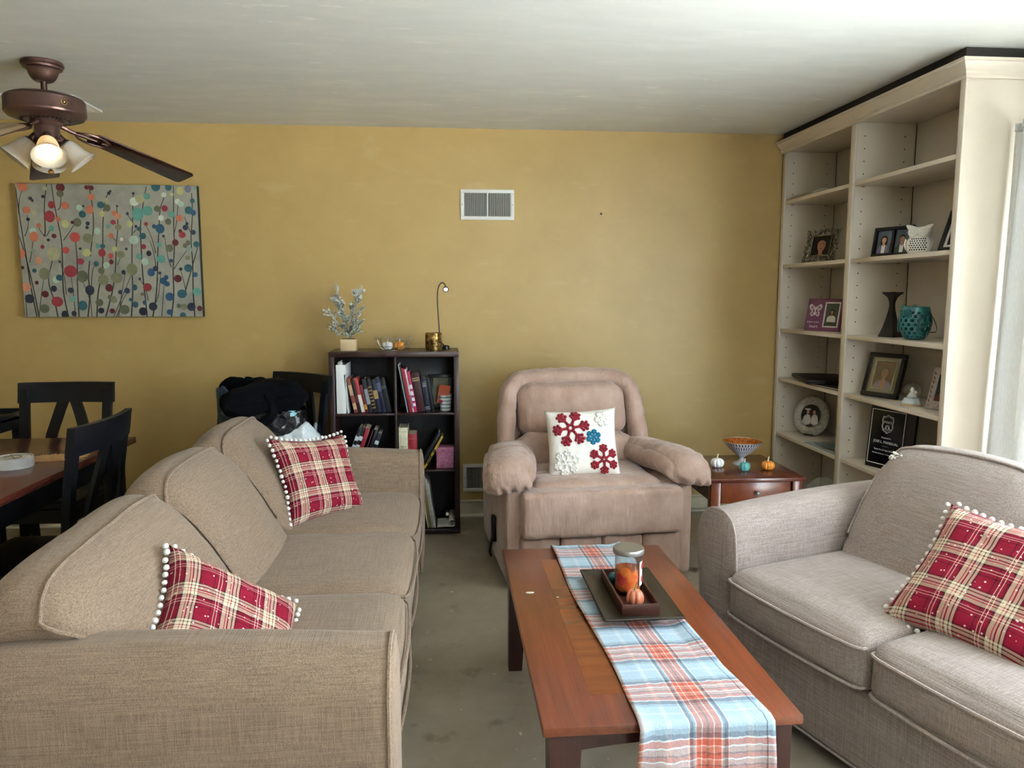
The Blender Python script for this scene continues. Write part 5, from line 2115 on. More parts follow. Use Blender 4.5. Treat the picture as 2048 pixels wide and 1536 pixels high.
# double black frame
fr2 = thing('picture_frame', 'black double frame with two school portraits beside the white owl', 'picture frame', M=SH(2.195, 3.575, 1.5905, 22, 10))
w, h = .213, .146
bm = B(); border(bm, w, h, .014, -.010, .006, .002); b2(bm, -.007, .007, -.009, .006, .014, h - .014, .002); obj('frame', bm, 'black_frame', fr2)
bm = B(); b2(bm, -w / 2 + .01, w / 2 - .01, .002, .005, .01, h - .01); obj('backing', bm, 'black_frame', fr2, False)
portrait(fr2, T(-.050, .0005, h / 2) @ XZ, .074, h - .036, 'studio_blue', 'hair_brown', 'skin_light', 'cloth_plaid', 'cloth_white', fs=1.05, cy=.1)
portrait(fr2, T(.050, .0005, h / 2) @ XZ, .074, h - .036, 'studio_blue', 'hair_dark', 'skin', 'cloth_green', 'cloth_white', False, fs=1.1, cy=.1)
easel(fr2, h)

# black frame half hidden by the end panel
fr3 = thing('picture_frame', 'black frame mostly hidden behind the near end panel of the bookshelf', 'picture frame', M=SH(2.25, 3.175, 1.5905, 12, 20))
w, h = .19, .20
bm = B(); border(bm, w, h, .022, -.009, .006, .002); obj('frame', bm, 'black_frame', fr3)
bm = B(); border(bm, w - .044, h - .044, .012, -.003, .003, 0, 0, h / 2); obj('mat_board', bm, 'cloth_white', fr3)
portrait(fr3, T(0, .001, h / 2) @ XZ, w - .06, h - .06, 'studio_dark', 'hair_dark', 'skin', 'cloth_black')
easel(fr3, h)

# purple butterfly frame
fr4 = thing('picture_frame', 'purple board frame with white butterfly and a small girl photo', 'picture frame', M=SH(2.214, 4.258, 1.1885, 30, 11.6))
w, h = .228, .193
plain('lace_white', 'e6dfe0', .6, var=.05)
bm = B(); b2(bm, -w / 2, w / 2, -.006, .006, 0, h, .004, 3); bd4 = obj('board', bm, 'purple_board', fr4)
bm = B(); border(bm, .098, .150, .008, -.010, -.006, .001, .052, h / 2); obj('white_mat', bm, 'cloth_white', fr4)
portrait(fr4, T(.052, -.0066, h / 2) @ XZ, .084, .136, 'garden', 'hair_dark', 'skin', 'cloth_white', fs=.75, cy=.12)
bm = B()
wing = [(0, 0), (.010, .022), (.028, .040), (.040, .038), (.042, .022), (.030, .006), (.018, 0), (.028, -.008), (.030, -.022), (.020, -.032), (.010, -.024), (.003, -.008)]
for sx in (-1, 1):
    pts = [(sx * x * .92, 0, y * .95) for x, y in wing]
    P_ = spl(pts, 3, True)
    tube(bm, [(p.x - .058, -.0075, p.z + .118) for p in P_], .0022, 5, True)
    for (ax_, az, ar) in ((.026, .024, .010), (.018, .012, .006), (.018, -.016, .008), (.034, .030, .005)):
        tube(bm, [(sx * ax_ * .92 - .058 + ar * cos(2 * pi * i / 12), -.0075, az + .118 + ar * sin(2 * pi * i / 12)) for i in range(12)], .0014, 5, True)
tube(bm, [(-.058, -.008, .092), (-.058, -.009, .118), (-.058, -.008, .136)], .003, 6)
for sx in (-1, 1):
    tube(bm, spl([(-.058, -.008, .136), (-.058 + sx * .006, -.008, .146), (-.058 + sx * .012, -.008, .150)], 4), .0008, 5)
obj('butterfly', bm, 'lace_white', fr4)
text('lettering', 'follow your', .017, 'lace_white', fr4, T(-.062, -.0064, .052) @ XZ)
text('lettering', 'heart', .026, 'lace_white', fr4, T(-.055, -.0064, .026) @ XZ)
easel(fr4, h)

# teal figurine half hidden by the divider
plain('teal_glaze', '2d7d7c', .18, var=0, c2='1f6470', vscale=45, coat=.4)
tf = thing('teal_figurine', 'teal and brown glazed figurine partly hidden by the shelf divider', 'figurine', (2.33, 4.075, 1.1885))
bm = B(); lathe(bm, [(0, 0), (.040, 0), (.043, .01), (.036, .06), (.040, .10), (.034, .15), (.020, .18), (0, .19)], 24); obj('body', bm, 'teal_glaze', tf)
bm = B()
for i in range(10):
    a = i * 2.4
    tube(bm, [(.041 * cos(a + q * .5), .041 * sin(a + q * .5), .03 + i * .010 + .006 * sin(q * 1.5)) for q in range(5)], .003, 5)
obj('relief', bm, cover('8a6a3a'), tf)
bm = B(); prism(bm, [(-.016, 0), (.016, 0), (0, .05)], -.04, -.038, T(0, 0, .01, rx=90, rz=-90)); obj('white_tag', bm, 'cloth_white', tf)

# dark flared candlestick (square section)
cst = thing('candlestick', 'dark flared wooden candlestick with a square foot', 'candlestick', (2.25, 3.625, 1.1885), 22)
cst.scale = (.74, .74, .93)
bm = B()
secs = [(.078, 0), (.078, .006), (.070, .02), (.052, .055), (.036, .10), (.024, .14), (.0185, .168), (.020, .19), (.030, .212), (.050, .228), (.066, .236), (.066, .243)]
prev = None
for r_, z in secs:
    q = [bm.verts.new((r_ * cos(pi / 4 + pi / 2 * i), r_ * sin(pi / 4 + pi / 2 * i), z)) for i in range(4)]
    if prev:
        for i in range(4):
            bm.faces.new((prev[i], prev[(i + 1) % 4], q[(i + 1) % 4], q[i]))
    else:
        bm.faces.new(q)
    prev = q
bm.faces.new(prev)
plain('dark_plum', '241a20', .4, var=.15)
obj('stick', bm, 'dark_plum', cst, True, 30)
bm = B(); cyl(bm, .014, .236, .2445, 16); obj('cup_ring', bm, 'dark_plum', cst)

# pierced teal owl lantern
ow = thing('owl_lantern', 'teal ceramic owl lantern with pierced holes and a wire handle', 'lantern', (2.225, 3.39, 1.1885), -75)
ow.scale = (.70, .70, .97)
def owl_prof(z):
    pts = [(0, .058), (.02, .078), (.05, .096), (.085, .104), (.115, .100), (.14, .090), (.16, .082)]
    for (a, ra), (b_, rb) in zip(pts, pts[1:]):
        if a <= z <= b_:
            k = (z - a) / (b_ - a); k = k * k * (3 - 2 * k)
            return ra + (rb - ra) * k
    return pts[-1][1]
bm = B()
NS, NZ = 60, 24
ring = [[bm.verts.new((owl_prof(.163 * j / NZ * .98) * cos(2 * pi * i / NS), owl_prof(.163 * j / NZ * .98) * sin(2 * pi * i / NS), .163 * j / NZ)) for i in range(NS)] for j in range(NZ + 1)]
for j in range(NZ):
    for i in range(NS):
        off = 0 if (j // 3) % 2 == 0 else 2
        if 2 <= j < 20 and j % 3 != 0 and (i + off) % 4 in (1, 2) and not (j > 13 and (i % 30) in range(0, 11)):
            continue
        bm.faces.new((ring[j][i], ring[j][(i + 1) % NS], ring[j + 1][(i + 1) % NS], ring[j + 1][i]))
bm.faces.new(ring[0])
o = obj('body', bm, 'teal_glaze', ow, ang=180)
o.modifiers.new('t', 'SOLIDIFY').thickness = .006
sm = o.modifiers.new('s', 'SUBSURF'); sm.levels = 1; sm.render_levels = 1
bm = B()
for sg in (-1, 1):
    for r_ in (.006, .013, .020):
        a0 = -pi / 2 + sg * .28
        tube(bm, [((.101) * cos(a0 + r_ * 10 * cos(2 * pi * i / 16)), .101 * sin(a0 + r_ * 10 * cos(2 * pi * i / 16)), .128 + r_ * sin(2 * pi * i / 16)) for i in range(16)], .0032, 6, True)
    # ear tufts and a wing
    lathe(bm, [(.016, 0), (.010, .008), (0, .016)], 10, T(sg * .042, -.062, .158))
    a0 = -pi / 2 + sg * 1.15
    for r_ in (.012, .022, .032):
        tube(bm, [(.104 * cos(a0 + r_ * 9 * cos(2 * pi * i / 18)), .104 * sin(a0 + r_ * 9 * cos(2 * pi * i / 18)), .075 + r_ * 1.2 * sin(2 * pi * i / 18)) for i in range(18)], .003, 6, True)
lathe(bm, [(.006, 0), (.004, .008), (0, .014)], 8, T(0, -.098, .122, rx=100))
obj('relief', bm, 'teal_glaze', ow, ang=60)
bm = B(); tube(bm, spl([(-.086, 0, .145), (-.105, .045, .10), (-.085, .10, .045), (0, .125, .035), (.085, .10, .045), (.105, .045, .10), (.086, 0, .145)], 6), .0025, 6)
obj('handle', bm, 'black_plastic', ow)

# white ceramic owl
wo = thing('white_owl', 'white ceramic owl figurine with dotted belly', 'figurine', (2.205, 3.37, 1.5905), -44)
wo.scale = (.80, .80, .82)
bm = B()
lathe(bm, spl([(0, 0), (.045, 0), (.062, .018), (.068, .045), (.062, .075), (.050, .095), (.056, .108), (.060, .125), (.050, .142), (.030, .150), (0, .151)], 3), 32, None, 1.05, .85)
for sg in (-1, 1):
    tube(bm, spl([(sg * .030, 0, .135), (sg * .052, -.005, .150), (sg * .070, -.008, .163)], 4), .02, 10, rads=[.022, .021, .020, .018, .016, .013, .009, .006, .002])
obj('body', bm, 'white_ceramic', wo, ang=180)
bm = B()
for sg in (-1, 1):
    for r_ in (.008, .016, .023):
        tube(bm, [(sg * .026 + r_ * cos(2 * pi * i / 20), -.050 + .008 * abs(sg * .026 + r_ * cos(2 * pi * i / 20)) / .05, .122 + r_ * sin(2 * pi * i / 20)) for i in range(20)], .0042, 6, True)
    ball(bm, (sg * .026, -.050, .122), .005, 10)
    for k in range(4):
        tube(bm, spl([(sg * .066, -.02 + k * .008, .085 - k * .004), (sg * .074, -.012 + k * .006, .055), (sg * .064, -.015 + k * .010, .025 + k * .003)], 5), .0035, 6)
lathe(bm, [(.006, 0), (.004, .008), (0, .012)], 8, T(0, -.050, .115, rx=110))
obj('relief', bm, 'white_ceramic', wo, ang=60)
bm = B()
for r_i, z in enumerate((.022, .034, .046, .058, .070, .082)):
    for k in range(-3, 4):
        a = -pi / 2 + k * .20 + (.1 if r_i % 2 else 0)
        rr = {.022: .0640, .034: .0668, .046: .0680, .058: .0668, .070: .0640, .082: .0580}[z]
        ball(bm, (rr * 1.05 * cos(a), rr * .85 * sin(a), z), .0042, 8)
obj('belly_dots', bm, 'dark_void', wo)

# closed dark laptop lying on a shelf with a folder under it
lp = thing('laptop', 'closed dark laptop lying on the bookshelf shelf below the purple frame', 'laptop', (2.255, 4.30, .8905), -14)
plain('laptop_shell', '1e1115', .45, var=.1)
bm = B(); b2(bm, -.135, .135, -.21, .21, 0, .012, .005, 3); obj('base', bm, 'laptop_shell', lp)
bm = B(); b2(bm, -.135, .135, -.21, .21, .0125, .022, .004, 3); obj('lid', bm, 'laptop_shell', lp)
fo = thing('folder', 'flat dark blue folder lying under the laptop', 'folder', (2.235, 4.03, .8763), 6)
bm = B(); b2(bm, -.10, .13, -.155, .155, 0, .0035, .001); obj('cover', bm, cover('141a2a'), fo)
bm = B(); b2(bm, -.098, .128, -.153, .153, .0037, .0085); obj('pages', bm, 'page_edge', fo, False)
bm = B(); b2(bm, -.10, .13, -.155, .155, .0088, .0130, .001); obj('cover', bm, cover('141a2a'), fo)
for q in (lp,):
    q.location.z = .8763 + .0135

# black frame with grey mat and portrait
fr5 = thing('picture_frame', 'black frame with silver-grey mat and a portrait beside the snow globe', 'picture frame', M=SH(2.222, 3.645, .8765, 21, 16))
w, h = .212, .232
bm = B(); border(bm, w, h, .024, -.016, .008, .004); obj('frame', bm, 'black_frame', fr5)
plain('mat_grey', '8b8878', .6, var=.05)
bm = B(); b2(bm, -w / 2 + .02, w / 2 - .02, -.002, .003, .02, h - .02); obj('mat_board', bm, 'mat_grey', fr5, False)
bm = B(); border(bm, .130, .160, .010, -.010, -.002, .002, 0, h / 2 + .002); obj('inner_frame', bm, 'silver', fr5)
portrait(fr5, T(0, -.0026, h / 2 + .002) @ XZ, .112, .142, 'studio_red', 'hair_dark', 'skin', 'cloth_lilac', 'skin', fs=1.15, cy=.10)
bm = B(); b2(bm, -w / 2 + .022, w / 2 - .022, -.0125, -.0115, .022, h - .022); obj('glass', bm, 'clear_glass', fr5, False)
easel(fr5, h)

# snow globe
sg_ = thing('snow_globe', 'small glass snow globe on a blue-white base', 'snow globe', (2.215, 3.365, .8765))
plain('globe_base', 'b9cdd0', .35, var=0, c2='e6ece9', vscale=40)
plain('globe_gold', 'c2a780', .4, var=.1)
bm = B(); lathe(bm, [(0, 0), (.046, 0), (.047, .006), (.043, .010), (0, .010)], 32); obj('foot', bm, 'globe_gold', sg_)
bm = B(); lathe(bm, [(.042, .010), (.044, .016), (.036, .024), (.037, .030), (.028, .038), (0, .038)], 32, None, 1, 1, 8, .12); obj('base', bm, 'globe_base', sg_, ang=180)
bm = B(); ball(bm, (0, 0, .071), .038, 32); obj('globe', bm, 'clear_glass', sg_, ang=180)
bm = B(); lathe(bm, [(0, .040), (.022, .041), (.018, .052), (.008, .064), (.010, .074), (.006, .084), (0, .088)], 16); ball(bm, (.010, -.008, .062), .010, 10); obj('figure', bm, 'white_ceramic', sg_)

# small printed frame by the end panel
fr6 = thing('picture_frame', 'small clear printed frame half hidden at the near end of the shelf', 'picture frame', M=SH(2.245, 3.215, .8765, 14, 14))
w, h = .135, .195
plain('printed_grey', 'a59a94', .5, var=.3, vscale=70)
bm = B(); b2(bm, -w / 2, w / 2, -.004, .004, 0, h, .002); obj('board', bm, 'printed_grey', fr6)
portrait(fr6, T(.008, -.0044, h / 2 + .004) @ XZ, .078, .125, 'cloth_black', 'hair_dark', 'skin_light', 'studio_red', fs=1.2)
bm = B()
for i in range(7):
    tube(bm, [(-.055 + .004 * sin(q * 2), -.0052, .03 + i * .022 + q * .004) for q in range(4)], .0016, 5)
obj('scribble', bm, 'black_frame', fr6)
easel(fr6, h)

# oval glass frame with a wedding picture
fr7 = thing('oval_frame', 'oval glass frame with a wedding photograph on the lower left shelf', 'picture frame', M=SH(2.275, 4.475, .5215, 42, 13))
a_, b_ = .112, .124
m, nt, b = newmat('pressed_glass')
f = noisef(nt, coords(nt), 60, 3, .6)
nt.links.new(ramp(nt, f, [(.35, 'c2beb5'), (.65, 'eae7e0')]), b.inputs['Base Color'])
b.inputs['Roughness'].default_value = .15; b.inputs['Alpha'].default_value = .55
bump(nt, b, f, .5, .01)
bm = B()
def ringsurf(u, v):
    a = 2 * pi * u
    k = .58 + .42 * min(1, v * 1.2)
    yy = -.010 * sin(pi * min(1, v * 1.2)) if v < .83 else .008
    return Vector((a_ * k * cos(a), yy - .004, b_ + b_ * k * sin(a)))
grid(bm, ringsurf, 64, 10, closeu=True)
o = obj('glass_rim', bm, 'pressed_glass', fr7, ang=180); o.modifiers.new('s', 'SOLIDIFY').thickness = .006
bm = B(); tube(bm, [(a_ * .58 * cos(2 * pi * i / 48), -.006, b_ + b_ * .58 * sin(2 * pi * i / 48)) for i in range(48)], .003, 6, True); obj('inner_ring', bm, 'silver', fr7)
bm = B()
def lay2(poly, k, idx):
    f_ = bm.faces.new([bm.verts.new((x, -.0003 * k, b_ + y)) for x, y in poly]); f_.material_index = idx
lay2(ellipse(a_ * .57, b_ * .57, 40), 0, 1)
lay2([(-.055, -.040), (-.045, -.005), (-.028, .010), (-.010, .005), (.0, -.02), (-.004, -.055), (-.030, -.062)], 1, 0)
lay2([(-.002, -.045), (.004, .000), (.018, .012), (.036, .006), (.044, -.020), (.046, -.045), (.02, -.060)], 1, 0)
lay2(ellipse(.016, .016, 16, -.024, .030), 2, 2)
lay2(ellipse(.012, .012, 16, .018, .030), 2, 2)
lay2(ellipse(.010, .013, 16, -.022, .023), 3, 3)
lay2(ellipse(.010, .013, 16, .017, .024), 3, 3)
lay2(ellipse(.02, .007, 16, -.026, .040), 4, 0)
obj('photograph', bm, ['bw_white', 'bw_dark', 'hair_dark', 'skin_light'], fr7, False)
bm = B(); b2(bm, -.03, .03, -.02, .05, 0, .006, .002); prism(bm, [(-.02, 0), (.02, 0), (.01, .15), (-.01, .15)], -.002, .002, T(0, .06, .004, rx=106)); obj('easel_leg', bm, 'black_frame', fr7)

# placemat and magazines on the lower shelf
plain('knit_grey', 'a3aaa8', .9, var=.3, vscale=90)
plain('magazine_print', '7d8f90', .5, var=0, c2='b98f6a', vscale=22)
pm = thing('placemat', 'grey woven placemat with scalloped edge on the lower shelf', 'placemat', (2.255, 4.10, .5212))
bm = B(); b2(bm, -.115, .13, -.22, .16, 0, .003); obj('weave', bm, 'knit_grey', pm, False)
bm = B()
for i in range(26):
    ball(bm, (-.116, -.215 + i * .0148, .002), .0075, 8, None, 1, 1, .25)
obj('scalloped_edge', bm, 'knit_grey', pm)
for i, (dx, dy, r_, lb, c) in enumerate(((.02, .0, 8, 'colourful magazine lying lowest on the grey placemat', '6f9296'), (.035, -.06, -14, 'brown magazine on top of the lower-shelf pile', '9a6a52'), (.01, -.10, 20, 'teal leaflet on the lower-shelf pile', '4f7f88'))):
    mg = thing('magazine', lb, 'magazine', (2.265 + dx * .6, 4.10 + dy, .5244 + .0042 * i), r_, 'magazines on the lower shelf')
    bm = B(); b2(bm, -.085, .085, -.11, .11, .0006, .0034); obj('pages', bm, 'page_edge', mg, False)
    bm = B(); b2(bm, -.086, .086, -.111, .111, .0034, .0040); b2(bm, -.086, .086, -.111, .111, 0, .0006)
    cov = obj('cover', bm, cover(c), mg, False)
    bm = B(); b2(bm, -.06, .02, -.09, .0, .0040, .0042); b2(bm, .0, .07, .02, .09, .0040, .0042); obj('cover_print', bm, 'magazine_print', cov, False)
# little white ornament at the shelf end
or_ = thing('small_ornament', 'tiny white ornament at the divider end of the lower shelf', 'ornament', (2.16, 3.90, .5212))
bm = B(); lathe(bm, [(0, 0), (.012, 0), (.016, .014), (.010, .028), (.014, .04), (0, .052)], 14); obj('body', bm, 'white_ceramic', or_)
bm = B(); lathe(bm, [(0, .052), (.008, .056), (.007, .072), (0, .078)], 12); obj('top', bm, cover('5a5a50'), or_)

# papers lying on the top shelf
pp = thing('wavy_papers', 'thin stack of curling papers on the top shelf of the far bay', 'papers', (2.215, 4.36, 1.9842))
for k in range(3):
    bm = B(); grid(bm, lambda u, v, k=k: Vector((-.085 + .17 * v + .006 * k, -.20 + .36 * u + .02 * k, .003 + .004 * k + .007 * (1 + sin(9 * u + k * 1.7)) * (1 - v) * .8)), 24, 6)
    o = obj('sheet', bm, 'paper', pp, ang=180); o.modifiers.new('s', 'SOLIDIFY').thickness = .0012

# plaque
plq = thing('award_plaque', 'black award plaque with police shield and white lettering', 'plaque', M=SH(2.205, 3.535, .5215, 16, 5))
w, h = .255, .325
bm = B(); b2(bm, -w / 2, w / 2 + .02, 0, .018, 0, h, .004); obj('board', bm, 'dark_plum', plq)
plain('plate_black', '0d1120', .22, var=.1)
pxm = -.012
bm = B(); b2(bm, -.105 + pxm, .105 + pxm, -.002, 0, .02, h - .022, .0005); pl_ = obj('plate', bm, 'plate_black', plq)
bm = B(); border(bm, .205, h - .048, .0028, -.0032, -.0018, 0, pxm, h / 2 - .001); obj('border_line', bm, 'white_paint', plq, False)
bm = B()
sh_ = [(-.030, .040), (-.022, .036), (-.012, .042), (0, .046), (.012, .042), (.022, .036), (.030, .040), (.034, .018), (.030, .004), (.034, -.014), (.026, -.032), (.010, -.040), (0, -.046),
       (-.010, -.040), (-.026, -.032), (-.034, -.014), (-.030, .004), (-.034, .018)]
zc = h - .095
tube(bm, [(x + pxm, -.003, y + zc) for x, y in sh_], .0013, 4, True)
tube(bm, [(x * .86 + pxm, -.003, y * .86 + zc) for x, y in sh_], .0006, 4, True)
for r_ in (.013, .008):
    tube(bm, [(r_ * cos(2 * pi * i / 20) + pxm, -.003, zc - .017 + r_ * sin(2 * pi * i / 20)) for i in range(20)], .0008, 4, True)
for sx in (-1, 1):
    tube(bm, spl([(sx * .004 + pxm, -.003, zc - .012), (sx * .014 + pxm, -.003, zc - .024), (sx * .024 + pxm, -.003, zc - .026)], 4), .0012, 4)
obj('shield_emblem', bm, 'white_paint', plq)
text('lettering', 'POLICE', .0155, 'white_paint', plq, T(pxm, -.0028, zc + .010) @ XZ, sx=.9)
text('lettering', 'Presented to', .011, 'white_paint', plq, T(pxm, -.0024, zc - .070) @ XZ)
text('lettering', 'JOSE L. MANGUAL', .0185, 'white_paint', plq, T(pxm, -.0024, zc - .093) @ XZ)
bm = B(); b2(bm, pxm - .02, pxm + .02, -.0028, -.002, zc - .1135, zc - .1125); obj('rule_line', bm, 'white_paint', plq, False)
text('lettering', 'Thanks For 27 Years Of Service', .0105, 'white_paint', plq, T(pxm, -.0024, zc - .133) @ XZ)
text('lettering', 'With Best Wishes For A Happy Retirement', .0085, 'white_paint', plq, T(pxm, -.0024, zc - .153) @ XZ)

# dark wooden box at the near end
bx1 = thing('wooden_box', 'small dark wooden box at the near end of the lower shelf', 'box', (2.36, 3.25, .5212))
bm = B(); b2(bm, -.05, .05, -.07, .07, 0, .12, .003); obj('body', bm, 'cherry_dark', bx1)
bm = B(); b2(bm, -.053, .053, -.073, .073, .1205, .15, .003); obj('lid', bm, 'cherry_dark', bx1)

# crinkled clear plastic on the floor of the far bay
cpw = thing('clear_wrap', 'crumpled clear plastic wrap on the bottom shelf behind the end table', 'plastic wrap', (2.24, 4.12, .0815))
bm2 = lumpy((.085, .16, .11), .08, .03, 11, 31, 18); o = obj('film', bm2, 'frosted_plastic', cpw, False); o.location = (0, 0, .115)
bm = B(); tube(bm, spl([(0, .1, .21), (.01, .05, .235), (0, -.03, .225), (0, -.1, .205)], 6), .008, 6); obj('twist', bm, 'frosted_plastic', cpw)


# ================================================================ canvas picture
PX0, PX1, PZ0, PZ1 = -2.448, -1.440, 1.272, 2.036
PWD, PHT = PX1 - PX0, PZ1 - PZ0
m, nt, b = newmat('canvas_ground')
v = coords(nt)
f = noisef(nt, v, 5, 5, .65)
col = ramp(nt, f, [(.3, '86857a'), (.55, 'a19f91'), (.75, '948d79')])
nt.links.new(col, b.inputs['Base Color'])
b.inputs['Roughness'].default_value = .7
bump(nt, b, noisef(nt, v, 260, 2, .5), .15, .002)
plain('canvas_side', '2c3430', .7, var=.2, vscale=14)
plain('stem_paint', '3d3a34', .7, var=.15, vscale=20)
DOTC = dict(o='c0704f', r='8e3038', d='5f2027', p='c9896a', m='b84f45', g='7d8060', e='66684f', l='b9b97c', s='a9c0ad', t='5f9a8c', k='2f5f68', b='2c5672', n='323a4c', w='c9d2c0', u='2e3440', f='8a9a8e', y='a8a580', v='6a6e84')
for k_, c_ in DOTC.items():
    plain('dot_' + k_, c_, .65, var=.14, vscale=25)
pt = thing('canvas_picture', 'large canvas picture of stems with colourful dots on the mustard wall', 'picture', (PX0, YB - .042, PZ0))
bm = B(); b2(bm, 0, PWD, 0, .040, 0, PHT, .002); obj('stretcher', bm, 'canvas_side', pt)
bm = B(); b2(bm, .001, PWD - .001, -.0008, .0002, .001, PHT - .001); obj('canvas', bm, 'canvas_ground', pt, False)


def cv(x, y):
    """coordinates measured on the picture -> metres on the canvas"""
    v_ = (y - 752) / 660.0
    x0_ = 97 + 58 * v_; x1_ = 1015 + 42 * v_
    return ((x - x0_) / (x1_ - x0_) * PWD, (1 - v_) * PHT)


stems = [[(100, 770), (130, 960), (155, 1100), (180, 1250), (215, 1412)], [(118, 1000), (160, 1130), (200, 1290), (225, 1412)], [(135, 780), (120, 830), (118, 900)],
         [(160, 905), (165, 960), (150, 1010)], [(255, 755), (245, 850), (250, 980), (245, 1010)], [(278, 755), (300, 880), (330, 1020), (338, 1130), (345, 1280), (372, 1412)],
         [(215, 965), (250, 1010), (275, 975)], [(190, 1010), (185, 1080), (175, 1140)], [(250, 1200), (235, 1300), (225, 1412)], [(410, 920), (380, 975), (342, 1030)],
         [(403, 1035), (412, 1130), (415, 1250), (425, 1412)], [(325, 790), (325, 860), (310, 880)], [(290, 1120), (270, 1230), (300, 1330), (320, 1412)],
         [(465, 755), (485, 860), (492, 960), (480, 1080), (470, 1200), (478, 1300), (470, 1412)], [(380, 1200), (395, 1290), (408, 1412)], [(440, 1230), (480, 1330), (490, 1412)],
         [(572, 785), (550, 830), (540, 930), (540, 1050), (540, 1180), (520, 1290), (515, 1412)], [(510, 1145), (490, 1180), (485, 1270)], [(608, 860), (615, 960), (608, 1060), (605, 1180), (590, 1290), (560, 1412)],
         [(580, 1000), (605, 1030)], [(632, 1110), (615, 1150)], [(690, 1190), (650, 1290), (600, 1412)], [(655, 1190), (640, 1290), (625, 1412)], [(690, 800), (690, 900), (688, 1040), (690, 1170), (695, 1290), (690, 1412)],
         [(757, 760), (742, 850), (730, 960), (735, 1060), (745, 1200), (760, 1320), (770, 1412)], [(760, 955), (790, 1020), (810, 1090)], [(665, 900), (685, 930)], [(720, 960), (695, 990)],
         [(850, 810), (830, 870), (825, 960), (820, 1090), (820, 1200), (815, 1300), (800, 1412)], [(895, 755), (898, 860), (900, 960), (905, 1060), (900, 1180), (905, 1300), (895, 1412)], [(920, 840), (915, 930), (900, 1000)],
         [(855, 1010), (870, 1100), (890, 1160)], [(990, 790), (995, 900), (990, 1020), (1000, 1140), (1005, 1280), (1015, 1412)], [(955, 910), (975, 960), (990, 990)], [(1025, 1060), (1000, 1150), (970, 1260), (960, 1300)],
         [(980, 1060), (930, 1130), (905, 1170)], [(780, 1030), (800, 1090), (815, 1180)], [(835, 1190), (830, 1280), (815, 1340)], [(940, 1180), (960, 1250), (970, 1300)], [(155, 1300), (160, 1350), (165, 1412)],
         [(730, 1220), (760, 1270), (775, 1330)], [(855, 1240), (850, 1330), (845, 1412)], [(330, 1140), (350, 1220), (360, 1300)], [(670, 1280), (640, 1340), (615, 1412)]]
for i, s_ in enumerate(stems):
    bm = B()
    P_ = spl([(*cv(*q), 0) for q in s_], 5)
    wd = .0042 if len(s_) > 3 else .0026
    L_ = []
    for k, p in enumerate(P_):
        d = (P_[min(k + 1, len(P_) - 1)] - P_[max(k - 1, 0)]).normalized()
        nrm = Vector((-d.y, d.x, 0)) * wd * (.55 + .45 * k / len(P_))
        cl = lambda q: (max(.001, min(PWD - .001, q.x)), -.0012, max(.001, min(PHT - .001, q.y)))
        L_.append((bm.verts.new(cl(p - nrm)), bm.verts.new(cl(p + nrm))))
    for a, c in zip(L_, L_[1:]):
        bm.faces.new((a[0], a[1], c[1], c[0]))
    obj('painted_stem', bm, 'stem_paint', pt, False)
